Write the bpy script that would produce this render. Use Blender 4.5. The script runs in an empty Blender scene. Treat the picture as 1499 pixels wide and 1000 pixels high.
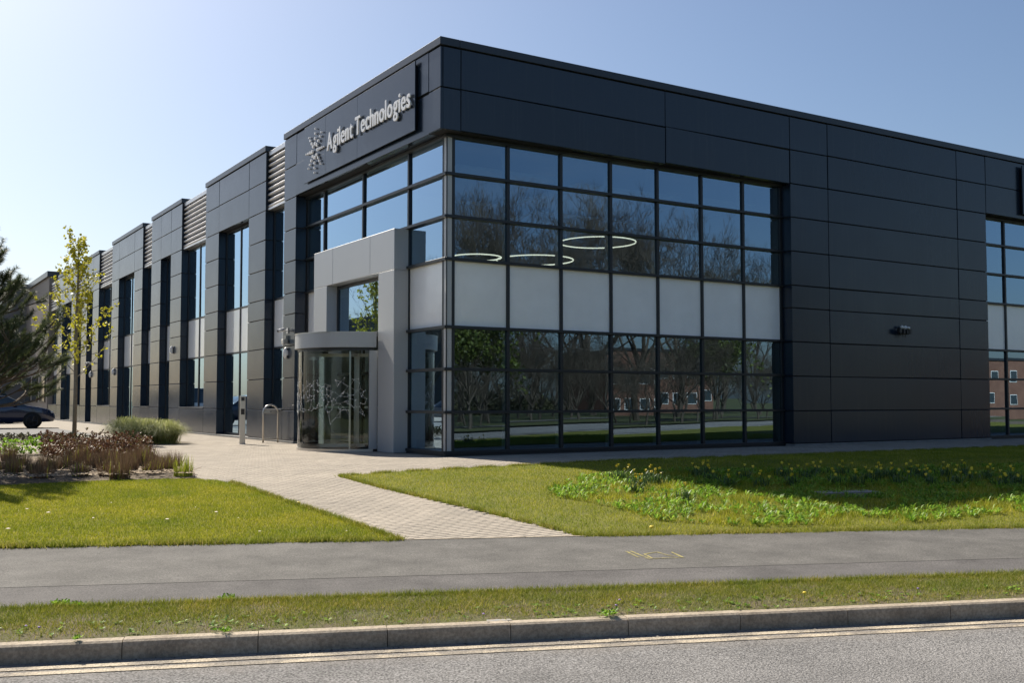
import bpy, bmesh, math, random
import numpy as np
from mathutils import Vector, Matrix
R_ = math.radians
rng = np.random.default_rng(7); random.seed(7)
sc = bpy.context.scene
COL = sc.collection

# ------------------------------------------------------------------ camera, sky, sun, exposure
F_PX, CX, CY, YH = 1525.7, 749.5, 511.0, 76.0          # photograph 1499 x 1000
CAM = Vector((-10.437, -19.562, 1.2))
PITCH = math.atan(YH / F_PX); YAW = R_(32.04)
cam = bpy.data.cameras.new('camera'); camo = bpy.data.objects.new('camera', cam); COL.objects.link(camo)
cam.sensor_width = 36.0; cam.lens = 36.0 * F_PX / 1499; cam.shift_y = 11 / 1499
cam.clip_end = 3000; cam.clip_start = 0.05
camo.location = CAM; camo.rotation_euler = (R_(90) + PITCH, 0, -YAW)
sc.camera = camo

SUN_EL = R_(41.8); SUN_AZ = R_(-7.0)      # clockwise from +Y
w = bpy.data.worlds.new('World'); sc.world = w; w.use_nodes = True
nt = w.node_tree; bg = nt.nodes['Background']
sky = nt.nodes.new('ShaderNodeTexSky'); sky.sky_type = 'NISHITA'; sky.sun_disc = False
sky.sun_elevation = SUN_EL; sky.sun_rotation = SUN_AZ
sky.air_density = 1.0; sky.dust_density = 1.7; sky.ozone_density = 4.0; sky.altitude = 50
nt.links.new(sky.outputs[0], bg.inputs[0]); bg.inputs[1].default_value = 0.066
sun = bpy.data.lights.new('sun', 'SUN'); suno = bpy.data.objects.new('sun', sun); COL.objects.link(suno)
sun.energy = 5.0; sun.angle = R_(0.53); sun.color = (1.0, 0.92, 0.79)
SD = Vector((math.sin(SUN_AZ) * math.cos(SUN_EL), math.cos(SUN_AZ) * math.cos(SUN_EL), math.sin(SUN_EL)))
suno.rotation_euler = (-SD).to_track_quat('-Z', 'Y').to_euler(); suno.location = (0, 0, 40)
vs = sc.view_settings
vs.view_transform = 'Standard'; vs.look = 'None'; vs.exposure = 0.78; vs.gamma = 1.0; vs.use_curve_mapping = False
sc.cycles.use_denoising = True
sc.cycles.max_bounces = 10; sc.cycles.transparent_max_bounces = 24; sc.cycles.glossy_bounces = 5

# ------------------------------------------------------------------ pixel -> ray helpers (photograph pixels)
cp, sp, cyw, syw = math.cos(PITCH), math.sin(PITCH), math.cos(YAW), math.sin(YAW)
FW = Vector((syw * cp, cyw * cp, sp)); RT = Vector((cyw, -syw, 0)); UP = RT.cross(FW)
def ray(x, y): return (FW * F_PX + RT * (x - CX) - UP * (y - CY)).normalized()
NK = (0.349, 0.937)
def sdist(x, y): return NK[0] * x + NK[1] * y + 14.21      # distance from the kerb face
def GZ(x, y):
    s = sdist(x, y)
    z = np.where(s < 3.8, -.36 - (3.8 - s) * .026, -.36 * np.clip(1 - (s - 3.8) / 8.5, 0, 1))
    m = np.exp(-(((x - 3.5) / 5.0) ** 2 + ((y + 7.6) / 1.5) ** 2)) * .0
    return z + m
def gpix(x, y):
    z = -.2; d = ray(x, y)
    for i in range(40):
        p = CAM + d * ((z - CAM.z) / d.z); z = .5 * z + .5 * float(GZ(p.x, p.y))
    return p
def refl_r(x, y, Y, gy=.38):                              # what the side glazing mirrors at that pixel, on plane y = Y
    d = ray(x, y); h = CAM + d * ((gy - CAM.y) / d.y); d = Vector((d.x, -d.y, d.z))
    return h + d * ((Y - h.y) / d.y)
def refl_l(x, y, X, gx=.38):
    d = ray(x, y); h = CAM + d * ((gx - CAM.x) / d.x); d = Vector((-d.x, d.y, d.z))
    return h + d * ((X - h.x) / d.x)

# ------------------------------------------------------------------ mesh helpers
class MB:
    def __init__(s): s.v = []; s.f = []; s.m = []
    def add(s, v, f, m=0):
        o = len(s.v); s.v += [tuple(p) for p in v]; s.f += [tuple(i + o for i in q) for q in f]; s.m += [m] * len(f)
    def box(s, x0, x1, y0, y1, z0, z1, m=0):
        s.add([(x0,y0,z0),(x1,y0,z0),(x1,y1,z0),(x0,y1,z0),(x0,y0,z1),(x1,y0,z1),(x1,y1,z1),(x0,y1,z1)],
              [(0,3,2,1),(4,5,6,7),(0,1,5,4),(1,2,6,5),(2,3,7,6),(3,0,4,7)], m)
    def tube(s, pts, rad, n=6, cap=True, m=0):
        pts = [Vector(p) for p in pts]
        if not hasattr(rad, '__len__'): rad = [rad] * len(pts)
        o = len(s.v); a = None
        for i, p in enumerate(pts):
            t = (pts[min(i + 1, len(pts) - 1)] - pts[max(i - 1, 0)]).normalized()
            if a is None: a = t.orthogonal().normalized()
            else:
                a = a - t * a.dot(t); a = a.normalized() if a.length > 1e-5 else t.orthogonal().normalized()
            b = t.cross(a)
            for k in range(n):
                c = 2 * math.pi * k / n; s.v.append(tuple(p + (a * math.cos(c) + b * math.sin(c)) * rad[i]))
        for i in range(len(pts) - 1):
            for k in range(n):
                q = (k + 1) % n; s.f.append((o+i*n+k, o+i*n+q, o+(i+1)*n+q, o+(i+1)*n+k)); s.m.append(m)
        if cap:
            s.f.append(tuple(o + k for k in range(n))[::-1]); s.f.append(tuple(o + (len(pts)-1)*n + k for k in range(n))); s.m += [m, m]
    def prism(s, poly, z0, z1, m=0):                      # polygon in xy
        n = len(poly); a = sum(poly[i][0]*poly[(i+1)%n][1]-poly[(i+1)%n][0]*poly[i][1] for i in range(n))
        if a < 0: poly = poly[::-1]
        s.add([(x,y,z0) for x,y in poly] + [(x,y,z1) for x,y in poly],
              [tuple(range(n))[::-1], tuple(range(n, 2*n))] + [(i,(i+1)%n,(i+1)%n+n,i+n) for i in range(n)], m)
    def ball(s, c, r, nu=10, nv=6, sx=1, sy=1, sz=1, m=0):
        v = []; f = []
        for j in range(nv + 1):
            t = math.pi * j / nv
            for i in range(nu):
                p = 2 * math.pi * i / nu
                v.append((c[0]+r*sx*math.sin(t)*math.cos(p), c[1]+r*sy*math.sin(t)*math.sin(p), c[2]+r*sz*math.cos(t)))
        for j in range(nv):
            for i in range(nu):
                f.append((j*nu+i, (j+1)*nu+i, (j+1)*nu+(i+1)%nu, j*nu+(i+1)%nu))
        s.add(v, f, m)
    def mesh(s, name, mats, smooth=False):
        me = bpy.data.meshes.new(name); me.from_pydata(s.v, [], s.f)
        for m in (mats if isinstance(mats, (list, tuple)) else [mats]): me.materials.append(m)
        if any(s.m): me.polygons.foreach_set('material_index', s.m)
        if smooth: me.polygons.foreach_set('use_smooth', [True] * len(s.f))
        me.update(); return me
    def build(s, name, mats, parent=None, smooth=False, loc=None, **kw):
        return link(name, s.mesh(name, mats, smooth), parent, loc, **kw)
def link(name, me, parent=None, loc=None, rot=None, label=None, cat=None, group=None, kind=None):
    o = bpy.data.objects.new(name, me); COL.objects.link(o)
    if parent: o.parent = parent
    if loc is not None: o.location = loc
    if rot is not None: o.rotation_euler = rot
    if label: o['label'] = label
    if cat: o['category'] = cat
    if group: o['group'] = group
    if kind: o['kind'] = kind
    return o
def thing(name, label, cat, loc=(0,0,0), rz=0, group=None):
    return link(name, None, None, loc, (0,0,rz), label, cat, group)
def copy_tree(o, parent=None):
    c = o.copy(); COL.objects.link(c); c.parent = parent
    for ch in list(o.children): copy_tree(ch, c)
    return c
def npmesh(name, V, Fc, mat, smooth=False):               # V (n,3) and Fc (m,k) arrays, same k
    me = bpy.data.meshes.new(name); V = np.asarray(V, np.float32); Fc = np.asarray(Fc, np.int32)
    k = Fc.shape[1]; me.vertices.add(len(V)); me.vertices.foreach_set('co', V.ravel())
    me.loops.add(Fc.size); me.loops.foreach_set('vertex_index', Fc.ravel())
    me.polygons.add(len(Fc)); me.polygons.foreach_set('loop_start', np.arange(0, Fc.size, k, dtype=np.int32))
    me.materials.append(mat)
    if smooth: me.polygons.foreach_set('use_smooth', np.ones(len(Fc), bool))
    me.update(calc_edges=True); return me
_cb = {}
def cham(sx, sy, sz, mat, b=.006):                        # chamfered box mesh, shared between alike pieces
    key = (round(sx,3), round(sy,3), round(sz,3), mat.name, b)
    if key in _cb: return _cb[key]
    bm = bmesh.new(); bmesh.ops.create_cube(bm, size=1.0); bmesh.ops.scale(bm, vec=(sx,sy,sz), verts=bm.verts)
    bmesh.ops.bevel(bm, geom=list(bm.edges), offset=b, segments=1, affect='EDGES')
    me = bpy.data.meshes.new('piece'); bm.to_mesh(me); bm.free(); me.materials.append(mat); _cb[key] = me; return me
def piece(name, x0, x1, y0, y1, z0, z1, mat, parent, b=.006, tilt=0.0, **kw):
    o = link(name, cham(x1-x0, y1-y0, z1-z0, mat, b), parent, ((x0+x1)/2, (y0+y1)/2, (z0+z1)/2), **kw)
    if tilt: o.rotation_euler = (random.gauss(0, tilt), random.gauss(0, tilt), random.gauss(0, tilt))
    return o
def inpoly(P, poly):
    x, y = P[:,0], P[:,1]; c = np.zeros(len(P), bool); n = len(poly); j = n - 1
    for i in range(n):
        xi, yi = poly[i]; xj, yj = poly[j]
        if yi != yj:
            c ^= ((yi > y) != (yj > y)) & (x < (xj - xi) * (y - yi) / (yj - yi) + xi)
        j = i
    return c

# ------------------------------------------------------------------ materials
def mat(name, col, rough=.6, metal=0.0, spec=.5, coat=0.0, coat_r=.1):
    m = bpy.data.materials.new(name); m.use_nodes = True; b = m.node_tree.nodes['Principled BSDF']
    b.inputs['Base Color'].default_value = (*col, 1); b.inputs['Roughness'].default_value = rough
    b.inputs['Metallic'].default_value = metal; b.inputs['Specular IOR Level'].default_value = spec
    b.inputs['Coat Weight'].default_value = coat; b.inputs['Coat Roughness'].default_value = coat_r
    return m
def N(m, t, **kw):
    n = m.node_tree.nodes.new(t)
    for k, v in kw.items():
        if k in n.inputs: n.inputs[k].default_value = v
        else: setattr(n, k, v)
    return n
def L(m, a, b): m.node_tree.links.new(a, b)
def bsdf(m): return m.node_tree.nodes['Principled BSDF']
def coords(m): return N(m, 'ShaderNodeNewGeometry').outputs['Position']
def ramp(m, fac, stops):
    r = N(m, 'ShaderNodeValToRGB'); e = r.color_ramp.elements
    while len(e) < len(stops): e.new(.5)
    for el, (p, c) in zip(e, stops): el.position = p; el.color = (*c, 1)
    L(m, fac, r.inputs[0]); return r.outputs[0]
def noise(m, scale, detail=4, rough=.6, vec=None):
    n = N(m, 'ShaderNodeTexNoise', Scale=scale, Detail=detail, Roughness=rough); L(m, vec or coords(m), n.inputs['Vector']); return n.outputs[0]
def mixc(m, fac, a, b, mode='MIX'):
    n = N(m, 'ShaderNodeMix', data_type='RGBA', blend_type=mode)
    if isinstance(fac, (int, float)): n.inputs[0].default_value = fac
    else: L(m, fac, n.inputs[0])
    for s, v in ((6, a), (7, b)):
        if isinstance(v, tuple): n.inputs[s].default_value = (*v, 1)
        else: L(m, v, n.inputs[s])
    return n.outputs[2]
def bump(m, h, strength, dist=.01):
    b = N(m, 'ShaderNodeBump', Strength=strength, Distance=dist); L(m, h, b.inputs['Height']); L(m, b.outputs[0], bsdf(m).inputs['Normal'])
def mottled(name, stops, scale, rough=.85, bscale=None, bstr=.3, bdist=.01, fine=None, spec=.3):
    m = mat(name, stops[0][1], rough, spec=spec); c = ramp(m, noise(m, scale, 5, .65), stops)
    if fine:
        f = ramp(m, noise(m, fine[0], 3, .7), [(.40, (fine[1],)*3), (.60, (fine[2],)*3)]); c = mixc(m, 1.0, c, f, 'MULTIPLY')
    L(m, c, bsdf(m).inputs['Base Color'])
    if bscale: bump(m, noise(m, bscale, 4, .7), bstr, bdist)
    return m
def island(name, stops, rough=.6, patch=None, trans=0.0, spec=.3):      # colour differs from leaf to leaf
    m = mat(name, stops[0][1], rough, spec=spec); g = N(m, 'ShaderNodeNewGeometry')
    c = ramp(m, g.outputs['Random Per Island'], stops)
    if patch:
        p = ramp(m, noise(m, patch[0], 3, .6), [(.35, patch[1]), (.65, patch[2])]); c = mixc(m, 1.0, c, p, 'MULTIPLY')
    L(m, c, bsdf(m).inputs['Base Color'])
    if trans:
        t = N(m, 'ShaderNodeBsdfTranslucent'); L(m, c, t.inputs[0]); x = N(m, 'ShaderNodeMixShader'); x.inputs[0].default_value = trans
        L(m, bsdf(m).outputs[0], x.inputs[1]); L(m, t.outputs[0], x.inputs[2]); L(m, x.outputs[0], m.node_tree.nodes['Material Output'].inputs[0])
    return m
def glass(name, tint, fres=2.4, wob=.02, gcol=(.93, .96, 1)):
    m = bpy.data.materials.new(name); m.use_nodes = True; n = m.node_tree.nodes; n.remove(n['Principled BSDF'])
    t = N(m, 'ShaderNodeBsdfTransparent'); t.inputs[0].default_value = (*tint, 1)
    g = N(m, 'ShaderNodeBsdfGlossy'); g.inputs['Roughness'].default_value = 0.0; g.inputs[0].default_value = (*gcol, 1)
    x = N(m, 'ShaderNodeMixShader'); f = N(m, 'ShaderNodeFresnel', IOR=fres)
    if fres > 2:                                            # solar-control coating: mirrors more at a slant than bare glass
        lw = N(m, 'ShaderNodeLayerWeight', Blend=.5); pw = N(m, 'ShaderNodeMath', operation='POWER'); L(m, lw.outputs['Facing'], pw.inputs[0]); pw.inputs[1].default_value = 1.5
        f = N(m, 'ShaderNodeMath', operation='MULTIPLY_ADD'); L(m, pw.outputs[0], f.inputs[0]); f.inputs[1].default_value = .74; f.inputs[2].default_value = .22
    if wob:
        b = N(m, 'ShaderNodeBump', Strength=wob, Distance=.05); L(m, noise(m, 1.3, 1, .4), b.inputs['Height']); L(m, b.outputs[0], g.inputs['Normal'])
    L(m, f.outputs[0], x.inputs[0]); L(m, t.outputs[0], x.inputs[1]); L(m, g.outputs[0], x.inputs[2]); L(m, x.outputs[0], n['Material Output'].inputs[0])
    return m
def clear(name):
    m = bpy.data.materials.new(name); m.use_nodes = True; n = m.node_tree.nodes; n.remove(n['Principled BSDF'])
    t = N(m, 'ShaderNodeBsdfTransparent'); L(m, t.outputs[0], n['Material Output'].inputs[0]); return m
def emit(name, col, s):
    m = mat(name, col); b = bsdf(m); b.inputs['Emission Color'].default_value = (*col, 1); b.inputs['Emission Strength'].default_value = s; return m

m_clad = mat('anthracite_cladding', (.02, .025, .032), .30, .0, .5)
_oi = N(m_clad, 'ShaderNodeObjectInfo')
_mp = N(m_clad, 'ShaderNodeMapping'); _mp.inputs['Scale'].default_value = (7, 7, .35); L(m_clad, coords(m_clad), _mp.inputs[0])
_st = ramp(m_clad, noise(m_clad, 1.0, 5, .7, _mp.outputs[0]), [(.52, (0,)*3), (.80, (.55,)*3)])
_cb2 = ramp(m_clad, _oi.outputs['Random'], [(0, (.010,.019,.034)), (1, (.016,.027,.046))])
L(m_clad, mixc(m_clad, _st, _cb2, (.035, .042, .052)), bsdf(m_clad).inputs['Base Color'])
L(m_clad, ramp(m_clad, noise(m_clad, 1.1, 4, .6), [(.3, (.19,)*3), (.7, (.25,)*3)]), bsdf(m_clad).inputs['Roughness'])
bump(m_clad, noise(m_clad, .9, 2, .5), .06, .05)
m_core = mat('black_backing', (.012, .013, .015), .8)
m_frame = mat('black_window_frame', (.022, .025, .029), .38, .2)
m_mullin = mat('inner_mullion', (.42, .44, .45), .5)
m_coping = mat('coping_metal', (.035, .041, .049), .32, .3)
m_glass = glass('coated_glass', (.36, .46, .46), 2.45, .004, (.56, .78, 1.0))
m_glassl = glass('clear_glass', (.80, .86, .85), 1.55, .0)
m_clear = clear('clear_edge')
m_span = mat('spandrel_glass', (.92, .92, .91), .25, 0, .5, .8, .0)
L(m_span, ramp(m_span, noise(m_span, 2.2, 4, .6), [(.3, (.88,.88,.87)), (.7, (.94,.94,.93))]), bsdf(m_span).inputs['Base Color'])
m_alu = mat('pale_aluminium', (.46, .46, .45), .45, .3)
m_portal = mat('portal_grey_metal', (.42, .43, .44), .38, .2)
bump(m_portal, noise(m_portal, .8, 2, .5), .08, .05)
m_steel = mat('brushed_steel', (.55, .53, .50), .3, .9)
m_louv = mat('silver_louvre', (.62, .60, .58), .35, .75)
m_letter = mat('white_letter', (.86, .86, .87), .45)
m_plinth = mottled('concrete_plinth', [(.3, (.16,.16,.15)), (.7, (.26,.25,.24))], 3, .85, 40, .3)
m_int = mat('interior_wall', (.42, .43, .42), .8)
m_ceil = mat('interior_white', (.5, .5, .49), .8)
m_carpet = mat('interior_floor', (.24, .24, .235), .85)
m_roof = mottled('roof_membrane', [(.3, (.14,.14,.14)), (.7, (.2,.2,.2))], 1)
m_ring = emit('ring_lamp', (1.0, .90, .74), 1.3)
m_kerb = mottled('kerb_concrete', [(.30, (.28,.23,.17)), (.70, (.47,.395,.30))], 3, .9, 60, .4, .006, (40, .75, 1.1))
m_road = mottled('road_asphalt', [(.28, (.172,.166,.160)), (.72, (.268,.258,.248))], 1.3, .9, 70, 1.0, .02, (62, .45, 1.6))
_d = N(m_road, 'ShaderNodeVectorMath', operation='DOT_PRODUCT'); L(m_road, coords(m_road), _d.inputs[0]); _d.inputs[1].default_value = (.349, .937, 0)
_a = N(m_road, 'ShaderNodeMath', operation='MULTIPLY_ADD'); L(m_road, noise(m_road, 2.5, 4, .7), _a.inputs[0]); _a.inputs[1].default_value = .45; L(m_road, _d.outputs['Value'], _a.inputs[2])
_r = N(m_road, 'ShaderNodeMapRange'); L(m_road, _a.outputs[0], _r.inputs[0]); _r.inputs[1].default_value = -14.62; _r.inputs[2].default_value = -14.12; _r.inputs[4].default_value = .9
_f = N(m_road, 'ShaderNodeMath', operation='MULTIPLY'); L(m_road, _r.outputs[0], _f.inputs[0]); L(m_road, ramp(m_road, noise(m_road, 30, 4, .7), [(.3, (.35,)*3), (.6, (1,)*3)]), _f.inputs[1])
_old = bsdf(m_road).inputs['Base Color'].links[0].from_socket
L(m_road, mixc(m_road, _f.outputs[0], _old, (.30, .265, .225)), bsdf(m_road).inputs['Base Color'])
m_foot = mottled('footway_asphalt', [(.30, (.086,.082,.076)), (.70, (.146,.139,.128))], 2.1, .92, 80, .6, .012, (70, .7, 1.3))
m_foot2 = mottled('footway_asphalt_older', [(.30, (.076,.071,.069)), (.70, (.132,.124,.119))], 1.4, .92, 80, .6, .012, (70, .7, 1.3))
m_carp = mottled('car_park_asphalt', [(.3, (.12,.12,.12)), (.7, (.18,.175,.17))], .8, .9, 60, .5, .008)
m_yellow = mottled('worn_yellow_line', [(.44, (.27,.235,.19)), (.53, (.46,.39,.29)), (.75, (.58,.50,.37))], 3, .85, 70, .7, .012, (55, .6, 1.25))
m_spray = mottled('yellow_spray_paint', [(.42, (.14,.128,.10)), (.60, (.40,.34,.10))], 26, .85)
m_blue = mat('blue_spray_paint', (.10, .25, .45), .85)
m_soil = mottled('soil', [(.3, (.09,.068,.046)), (.7, (.19,.15,.105))], 6, .95, 60, .8, .02)
m_turf = mottled('turf_base', [(.25, (.10,.11,.012)), (.75, (.19,.185,.026))], 2.2, .95, 50, .6, .02, (45, .6, 1.2))
m_vrg = mottled('verge_soil', [(.35, (.15,.115,.075)), (.5, (.12,.11,.045)), (.7, (.11,.12,.025))], 5, .95, 50, .8, .02, (45, .6, 1.2))
m_far = mottled('far_ground', [(.3, (.05,.06,.02)), (.7, (.09,.095,.035))], .25, .95)
m_paveb = mottled('paving_bed', [(.3, (.27,.238,.195)), (.7, (.32,.283,.232))], 2, .9, 80, .4, .006, (30, .75, 1.1))
m_paver = island('block_paver', [(0, (.325,.285,.235)), (.5, (.345,.303,.25)), (1, (.372,.327,.27))], .88, (.9, (.86,.86,.86), (1.06,1.05,1.04)))
m_gr = island('grass_blade', [(0, (.15,.20,.012)), (.45, (.30,.34,.018)), (.8, (.42,.43,.035)), (1, (.58,.52,.16))], .6, (.9, (.68,.76,.6), (1.15,1.04,1.1)), .4)
m_grv = island('verge_blade', [(0, (.13,.165,.016)), (.5, (.25,.28,.024)), (.8, (.36,.34,.05)), (1, (.56,.46,.22))], .65, (1.4, (.75,.85,.7), (1.15,1.05,1.1)), .35)
m_weed = island('weed_leaf', [(0, (.09,.19,.014)), (.6, (.20,.36,.03)), (1, (.36,.50,.08))], .5, None, .5)
m_daff = island('daffodil_leaf', [(0, (.05,.10,.03)), (1, (.10,.16,.05))], .4, None, .25)
m_daffy = mat('daffodil_yellow', (.80, .60, .03), .5)
m_purple = mat('violet_petal', (.35, .22, .5), .6)
m_dead = island('cut_brown_stem', [(0, (.12,.075,.04)), (.6, (.22,.14,.08)), (1, (.32,.23,.14))], .8, None, .15)
m_shoot = island('fresh_shoot', [(0, (.20,.26,.03)), (1, (.42,.42,.05))], .5, None, .3)
m_red = island('dark_red_leaf', [(0, (.07,.032,.02)), (.55, (.15,.07,.04)), (.8, (.24,.14,.08)), (1, (.15,.15,.04))], .55, None, .2)
m_tuss = island('tussock_blade', [(0, (.18,.22,.05)), (.5, (.38,.41,.13)), (1, (.66,.62,.36))], .5, None, .45)
m_mulch = island('bark_chip', [(0, (.10,.065,.04)), (.6, (.22,.16,.10)), (1, (.45,.36,.25))], .9)
m_pine = island('pine_needle', [(0, (.05,.075,.028)), (.6, (.09,.12,.045)), (1, (.19,.20,.09))], .5, None, .3)
m_bark = mottled('bark', [(.3, (.09,.07,.052)), (.7, (.19,.155,.12))], 9, .9, 30, .8, .02)
m_bark2 = mottled('sapling_bark', [(.3, (.17,.15,.115)), (.7, (.27,.24,.19))], 14, .85, 40, .4, .01)
m_lime = island('lime_leaf', [(0, (.30,.30,.02)), (.6, (.48,.46,.03)), (1, (.62,.56,.08))], .45, None, .4)
m_twig = mat('bare_twig', (.075, .06, .045), .9)
m_brick = mottled('red_brick', [(.35, (.14,.07,.05)), (.65, (.19,.10,.07))], .6, .85)
m_brown = mottled('brown_cladding', [(.3, (.20,.175,.155)), (.7, (.25,.22,.195))], .5, .6)
m_whitep = mat('white_paint', (.75, .75, .73), .5)
m_darkgl = mat('dark_window', (.03, .045, .055), .06, 0, .8)
m_carb = mat('navy_car_paint', (.008, .015, .05), .25, .3, .5, 1.0, .02)
m_carw = mat('white_car_paint', (.72, .72, .72), .3, 0, .5, 1.0, .03)
m_tyre = mat('tyre_rubber', (.015, .015, .015), .8)
m_rim = mat('dark_alloy', (.05, .05, .055), .35, .8)
m_lamp = mat('clear_lamp', (.6, .62, .65), .1, .2, .5, 1)
m_plast = mat('white_plastic', (.68, .68, .67), .4)
m_black = mat('black_plastic', (.015, .015, .017), .45)

# ------------------------------------------------------------------ ground, road, footway
def strip(name, e0, e1, z0, z1, m, n=60, nw=3, **kw):     # sheet between two plan lines ((xa,ya),(xb,yb)) running the same way
    V = []; Fc = []
    for i in range(n + 1):
        t = i / n
        a = np.array(e0[0]) * (1-t) + np.array(e0[1]) * t; b = np.array(e1[0]) * (1-t) + np.array(e1[1]) * t
        for j in range(nw + 1):
            q = j / nw; p = a * (1-q) + b * q; V.append((p[0], p[1], z0 * (1-q) + z1 * q))
    for i in range(n):
        for j in range(nw):
            o = i * (nw + 1) + j; Fc.append((o, o + nw + 1, o + nw + 2, o + 1))
    return link(name, npmesh(name, V, Fc, m), **kw)
U = np.array((.9371, -.349)); NV = np.array((.349, .9371)); O0 = np.array((-5.01, -13.37))
def kl(s, a, b): return (tuple(O0 + U * a + NV * s), tuple(O0 + U * b + NV * s))
def lin(p, q, xa, xb):
    k = (q[1] - p[1]) / (q[0] - p[0]); return ((xa, p[1] + k * (xa - p[0])), (xb, p[1] + k * (xb - p[0])))
def LINE_VB(x): return -10.44 - .3886 * (x + 9.46)
def LINE_SM(x): return -9.50 - .4046 * (x + 9.36)
def LINE_FB(x): return -7.34 - .4307 * (x + 9.14)
XA, XB = -60, 60
gm = MB(); S = 1500
gm.add([(-S,-S,-.95),(S,-S,-.95),(S,S,-.95),(-S,S,-.95)], [(0,1,2,3)])
gm.build('ground', m_far, kind='structure')
# terrain grid under lawns and paving
xs = np.linspace(-60, 60, 121); ys = np.linspace(-40, 80, 121); gx, gy = np.meshgrid(xs, ys)
gz = np.where(sdist(gx, gy) < 0.05, -1.2, GZ(gx, gy) - .07)
V = np.stack([gx, gy, gz], -1).reshape(-1, 3); idx = np.arange(121*121).reshape(121, 121)
Fc = np.stack([idx[:-1,:-1], idx[:-1,1:], idx[1:,1:], idx[1:,:-1]], -1).reshape(-1, 4)
keep = (V[Fc][:,:,2] > -1).all(1)
link('terrain', npmesh('terrain', V, Fc[keep], m_soil, True), kind='structure')
strip('road', kl(-7.3, -120, 120), kl(0.02, -120, 120), -.56, -.588, m_road, 40, 4, kind='structure')
strip('far_verge', kl(-60, -120, 120), kl(-7.42, -120, 120), -.35, -.47, m_far, 30, 6, kind='structure')
strip('far_path', kl(-13.5, -120, 120), kl(-11.5, -120, 120), -.42, -.42, m_foot, 30, 2, kind='structure')
strip('footway', lin((-9.36,-9.50),(-.24,-13.19),XA,XB), lin((-9.14,-7.34),(1.68,-12.0),XA,XB), -.416, -.352, m_foot, kind='structure')
strip('footway_edge_strip', lin((-9.46,-10.44),(-1.07,-13.70),XA,XB), lin((-9.36,-9.478),(-.24,-13.168),XA,XB), -.436, -.418, m_foot2, kind='structure')
ks = link('kerb', None, kind='structure')
kang = math.atan2(U[1], U[0])
for base, s0, zt, flip in ((0, 0.062, -.46, 1), (1, -7.36, -.45, -1)):
    for i in range(-14, 22):
        c = O0 + U * (i * .915 + .02) + NV * s0
        bm = MB(); x0, x1 = -.4545, .4545
        prof = [(-.0625,-.28),(.0625,-.28),(.0625,0),(-.030,0),(-.052,-.012),(-.060,-.04),(-.0625,-.10)]
        prof = [(a*flip, b) for a, b in prof]
        n = len(prof)
        bm.add([(x0,a,b) for a,b in prof] + [(x1,a,b) for a,b in prof], [tuple(range(n)), tuple(range(n,2*n))[::-1]] + [(i2,i2+n,(i2+1)%n+n,(i2+1)%n) for i2 in range(n)])
        o = bm.build('kerb_stone', m_kerb, ks, loc=(c[0], c[1], zt + random.gauss(0, .0025)))
        o.rotation_euler = (0, 0, kang + random.gauss(0, .002))
for s in (-.285, -.14):
    a = s - .06
    strip('yellow_line', kl(a, -40, 40), kl(a + .085, -40, 40), -.582, -.582, m_yellow, 40, 1, kind='structure')
# grit lying along the gutter
def scatter(n, f): return np.array([f() for _ in range(n)])
gv = []; 
def chips(n, cen, size, flat=.5):
    V = []; Fc = []
    base = np.array([(-1,-1,0),(1,-1,0),(1,1,0),(-1,1,0),(0,0,1.2)]); fb = [(0,1,4),(1,2,4),(2,3,4),(3,0,4)]
    for i in range(n):
        c, sz = cen(i), size(); a = random.random() * 6.28; ca, sa = math.cos(a), math.sin(a)
        b = base * (sz, sz * random.uniform(.4, 1), sz * flat); x = b[:,0]*ca - b[:,1]*sa; y = b[:,0]*sa + b[:,1]*ca
        o = len(V); V += list(zip(x + c[0], y + c[1], b[:,2] + c[2])); Fc += [tuple(q + o for q in t) for t in fb]
    return V, Fc
def gut(i):
    p = O0 + U * random.uniform(-9, 15) + NV * (-abs(random.gauss(0, .14)) - .01); return (p[0], p[1], -.586)
V, Fc = chips(2600, gut, lambda: abs(random.gauss(0, .005)) + .002)
link('gutter_grit', npmesh('grit', V, Fc, island('grit', [(0,(.06,.055,.05)),(1,(.32,.29,.25))], .9)), kind='stuff', label='fine grit lying along the gutter below the kerb', cat='grit')

# ------------------------------------------------------------------ paving
FBL = (-20, LINE_FB(-20)); 
lawn_l = [(-20, -1.7), (-8.56,-1.7), (-7.1,-1.78), (-6.2,-2.0), (-5.75,-2.2), (-5.45,-2.6), (-5.36,-3.2), (-5.33,-5), (-5.27,-7.1), (-5.27, LINE_FB(-5.27)), (-20, LINE_FB(-20))]
lawn_r = [(-3.47,-2.86), (-2.2,-2.74), (-.5,-2.78), (1.7,-2.88), (6.5,-3.2), (16,-3.4), (45,-3.6), (45, LINE_FB(45)), (-3.34, LINE_FB(-3.34)), (-3.38,-7.5), (-3.46,-5.9), (-3.52,-4.5)]
bed = [(-22,-1.72), (-8.56,-1.69), (-7.1,-1.77), (-6.2,-1.99), (-5.72,-2.15), (-5.5,-1.4), (-5.3,1), (-4.8,4.5), (-4.1,8.2), (-5.2,7.6), (-6.9,6.4), (-22,5.6)]
bed2 = [(-22,11.2), (-7.2,11.4), (-5.4,11.6), (-4.6,10.7), (-2.3,10.7), (-2.5,12.2), (-4.1,13.4), (-4.0,16.6), (-5.2,17.2), (-6.5,16.0), (-22,15.5)]
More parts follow.
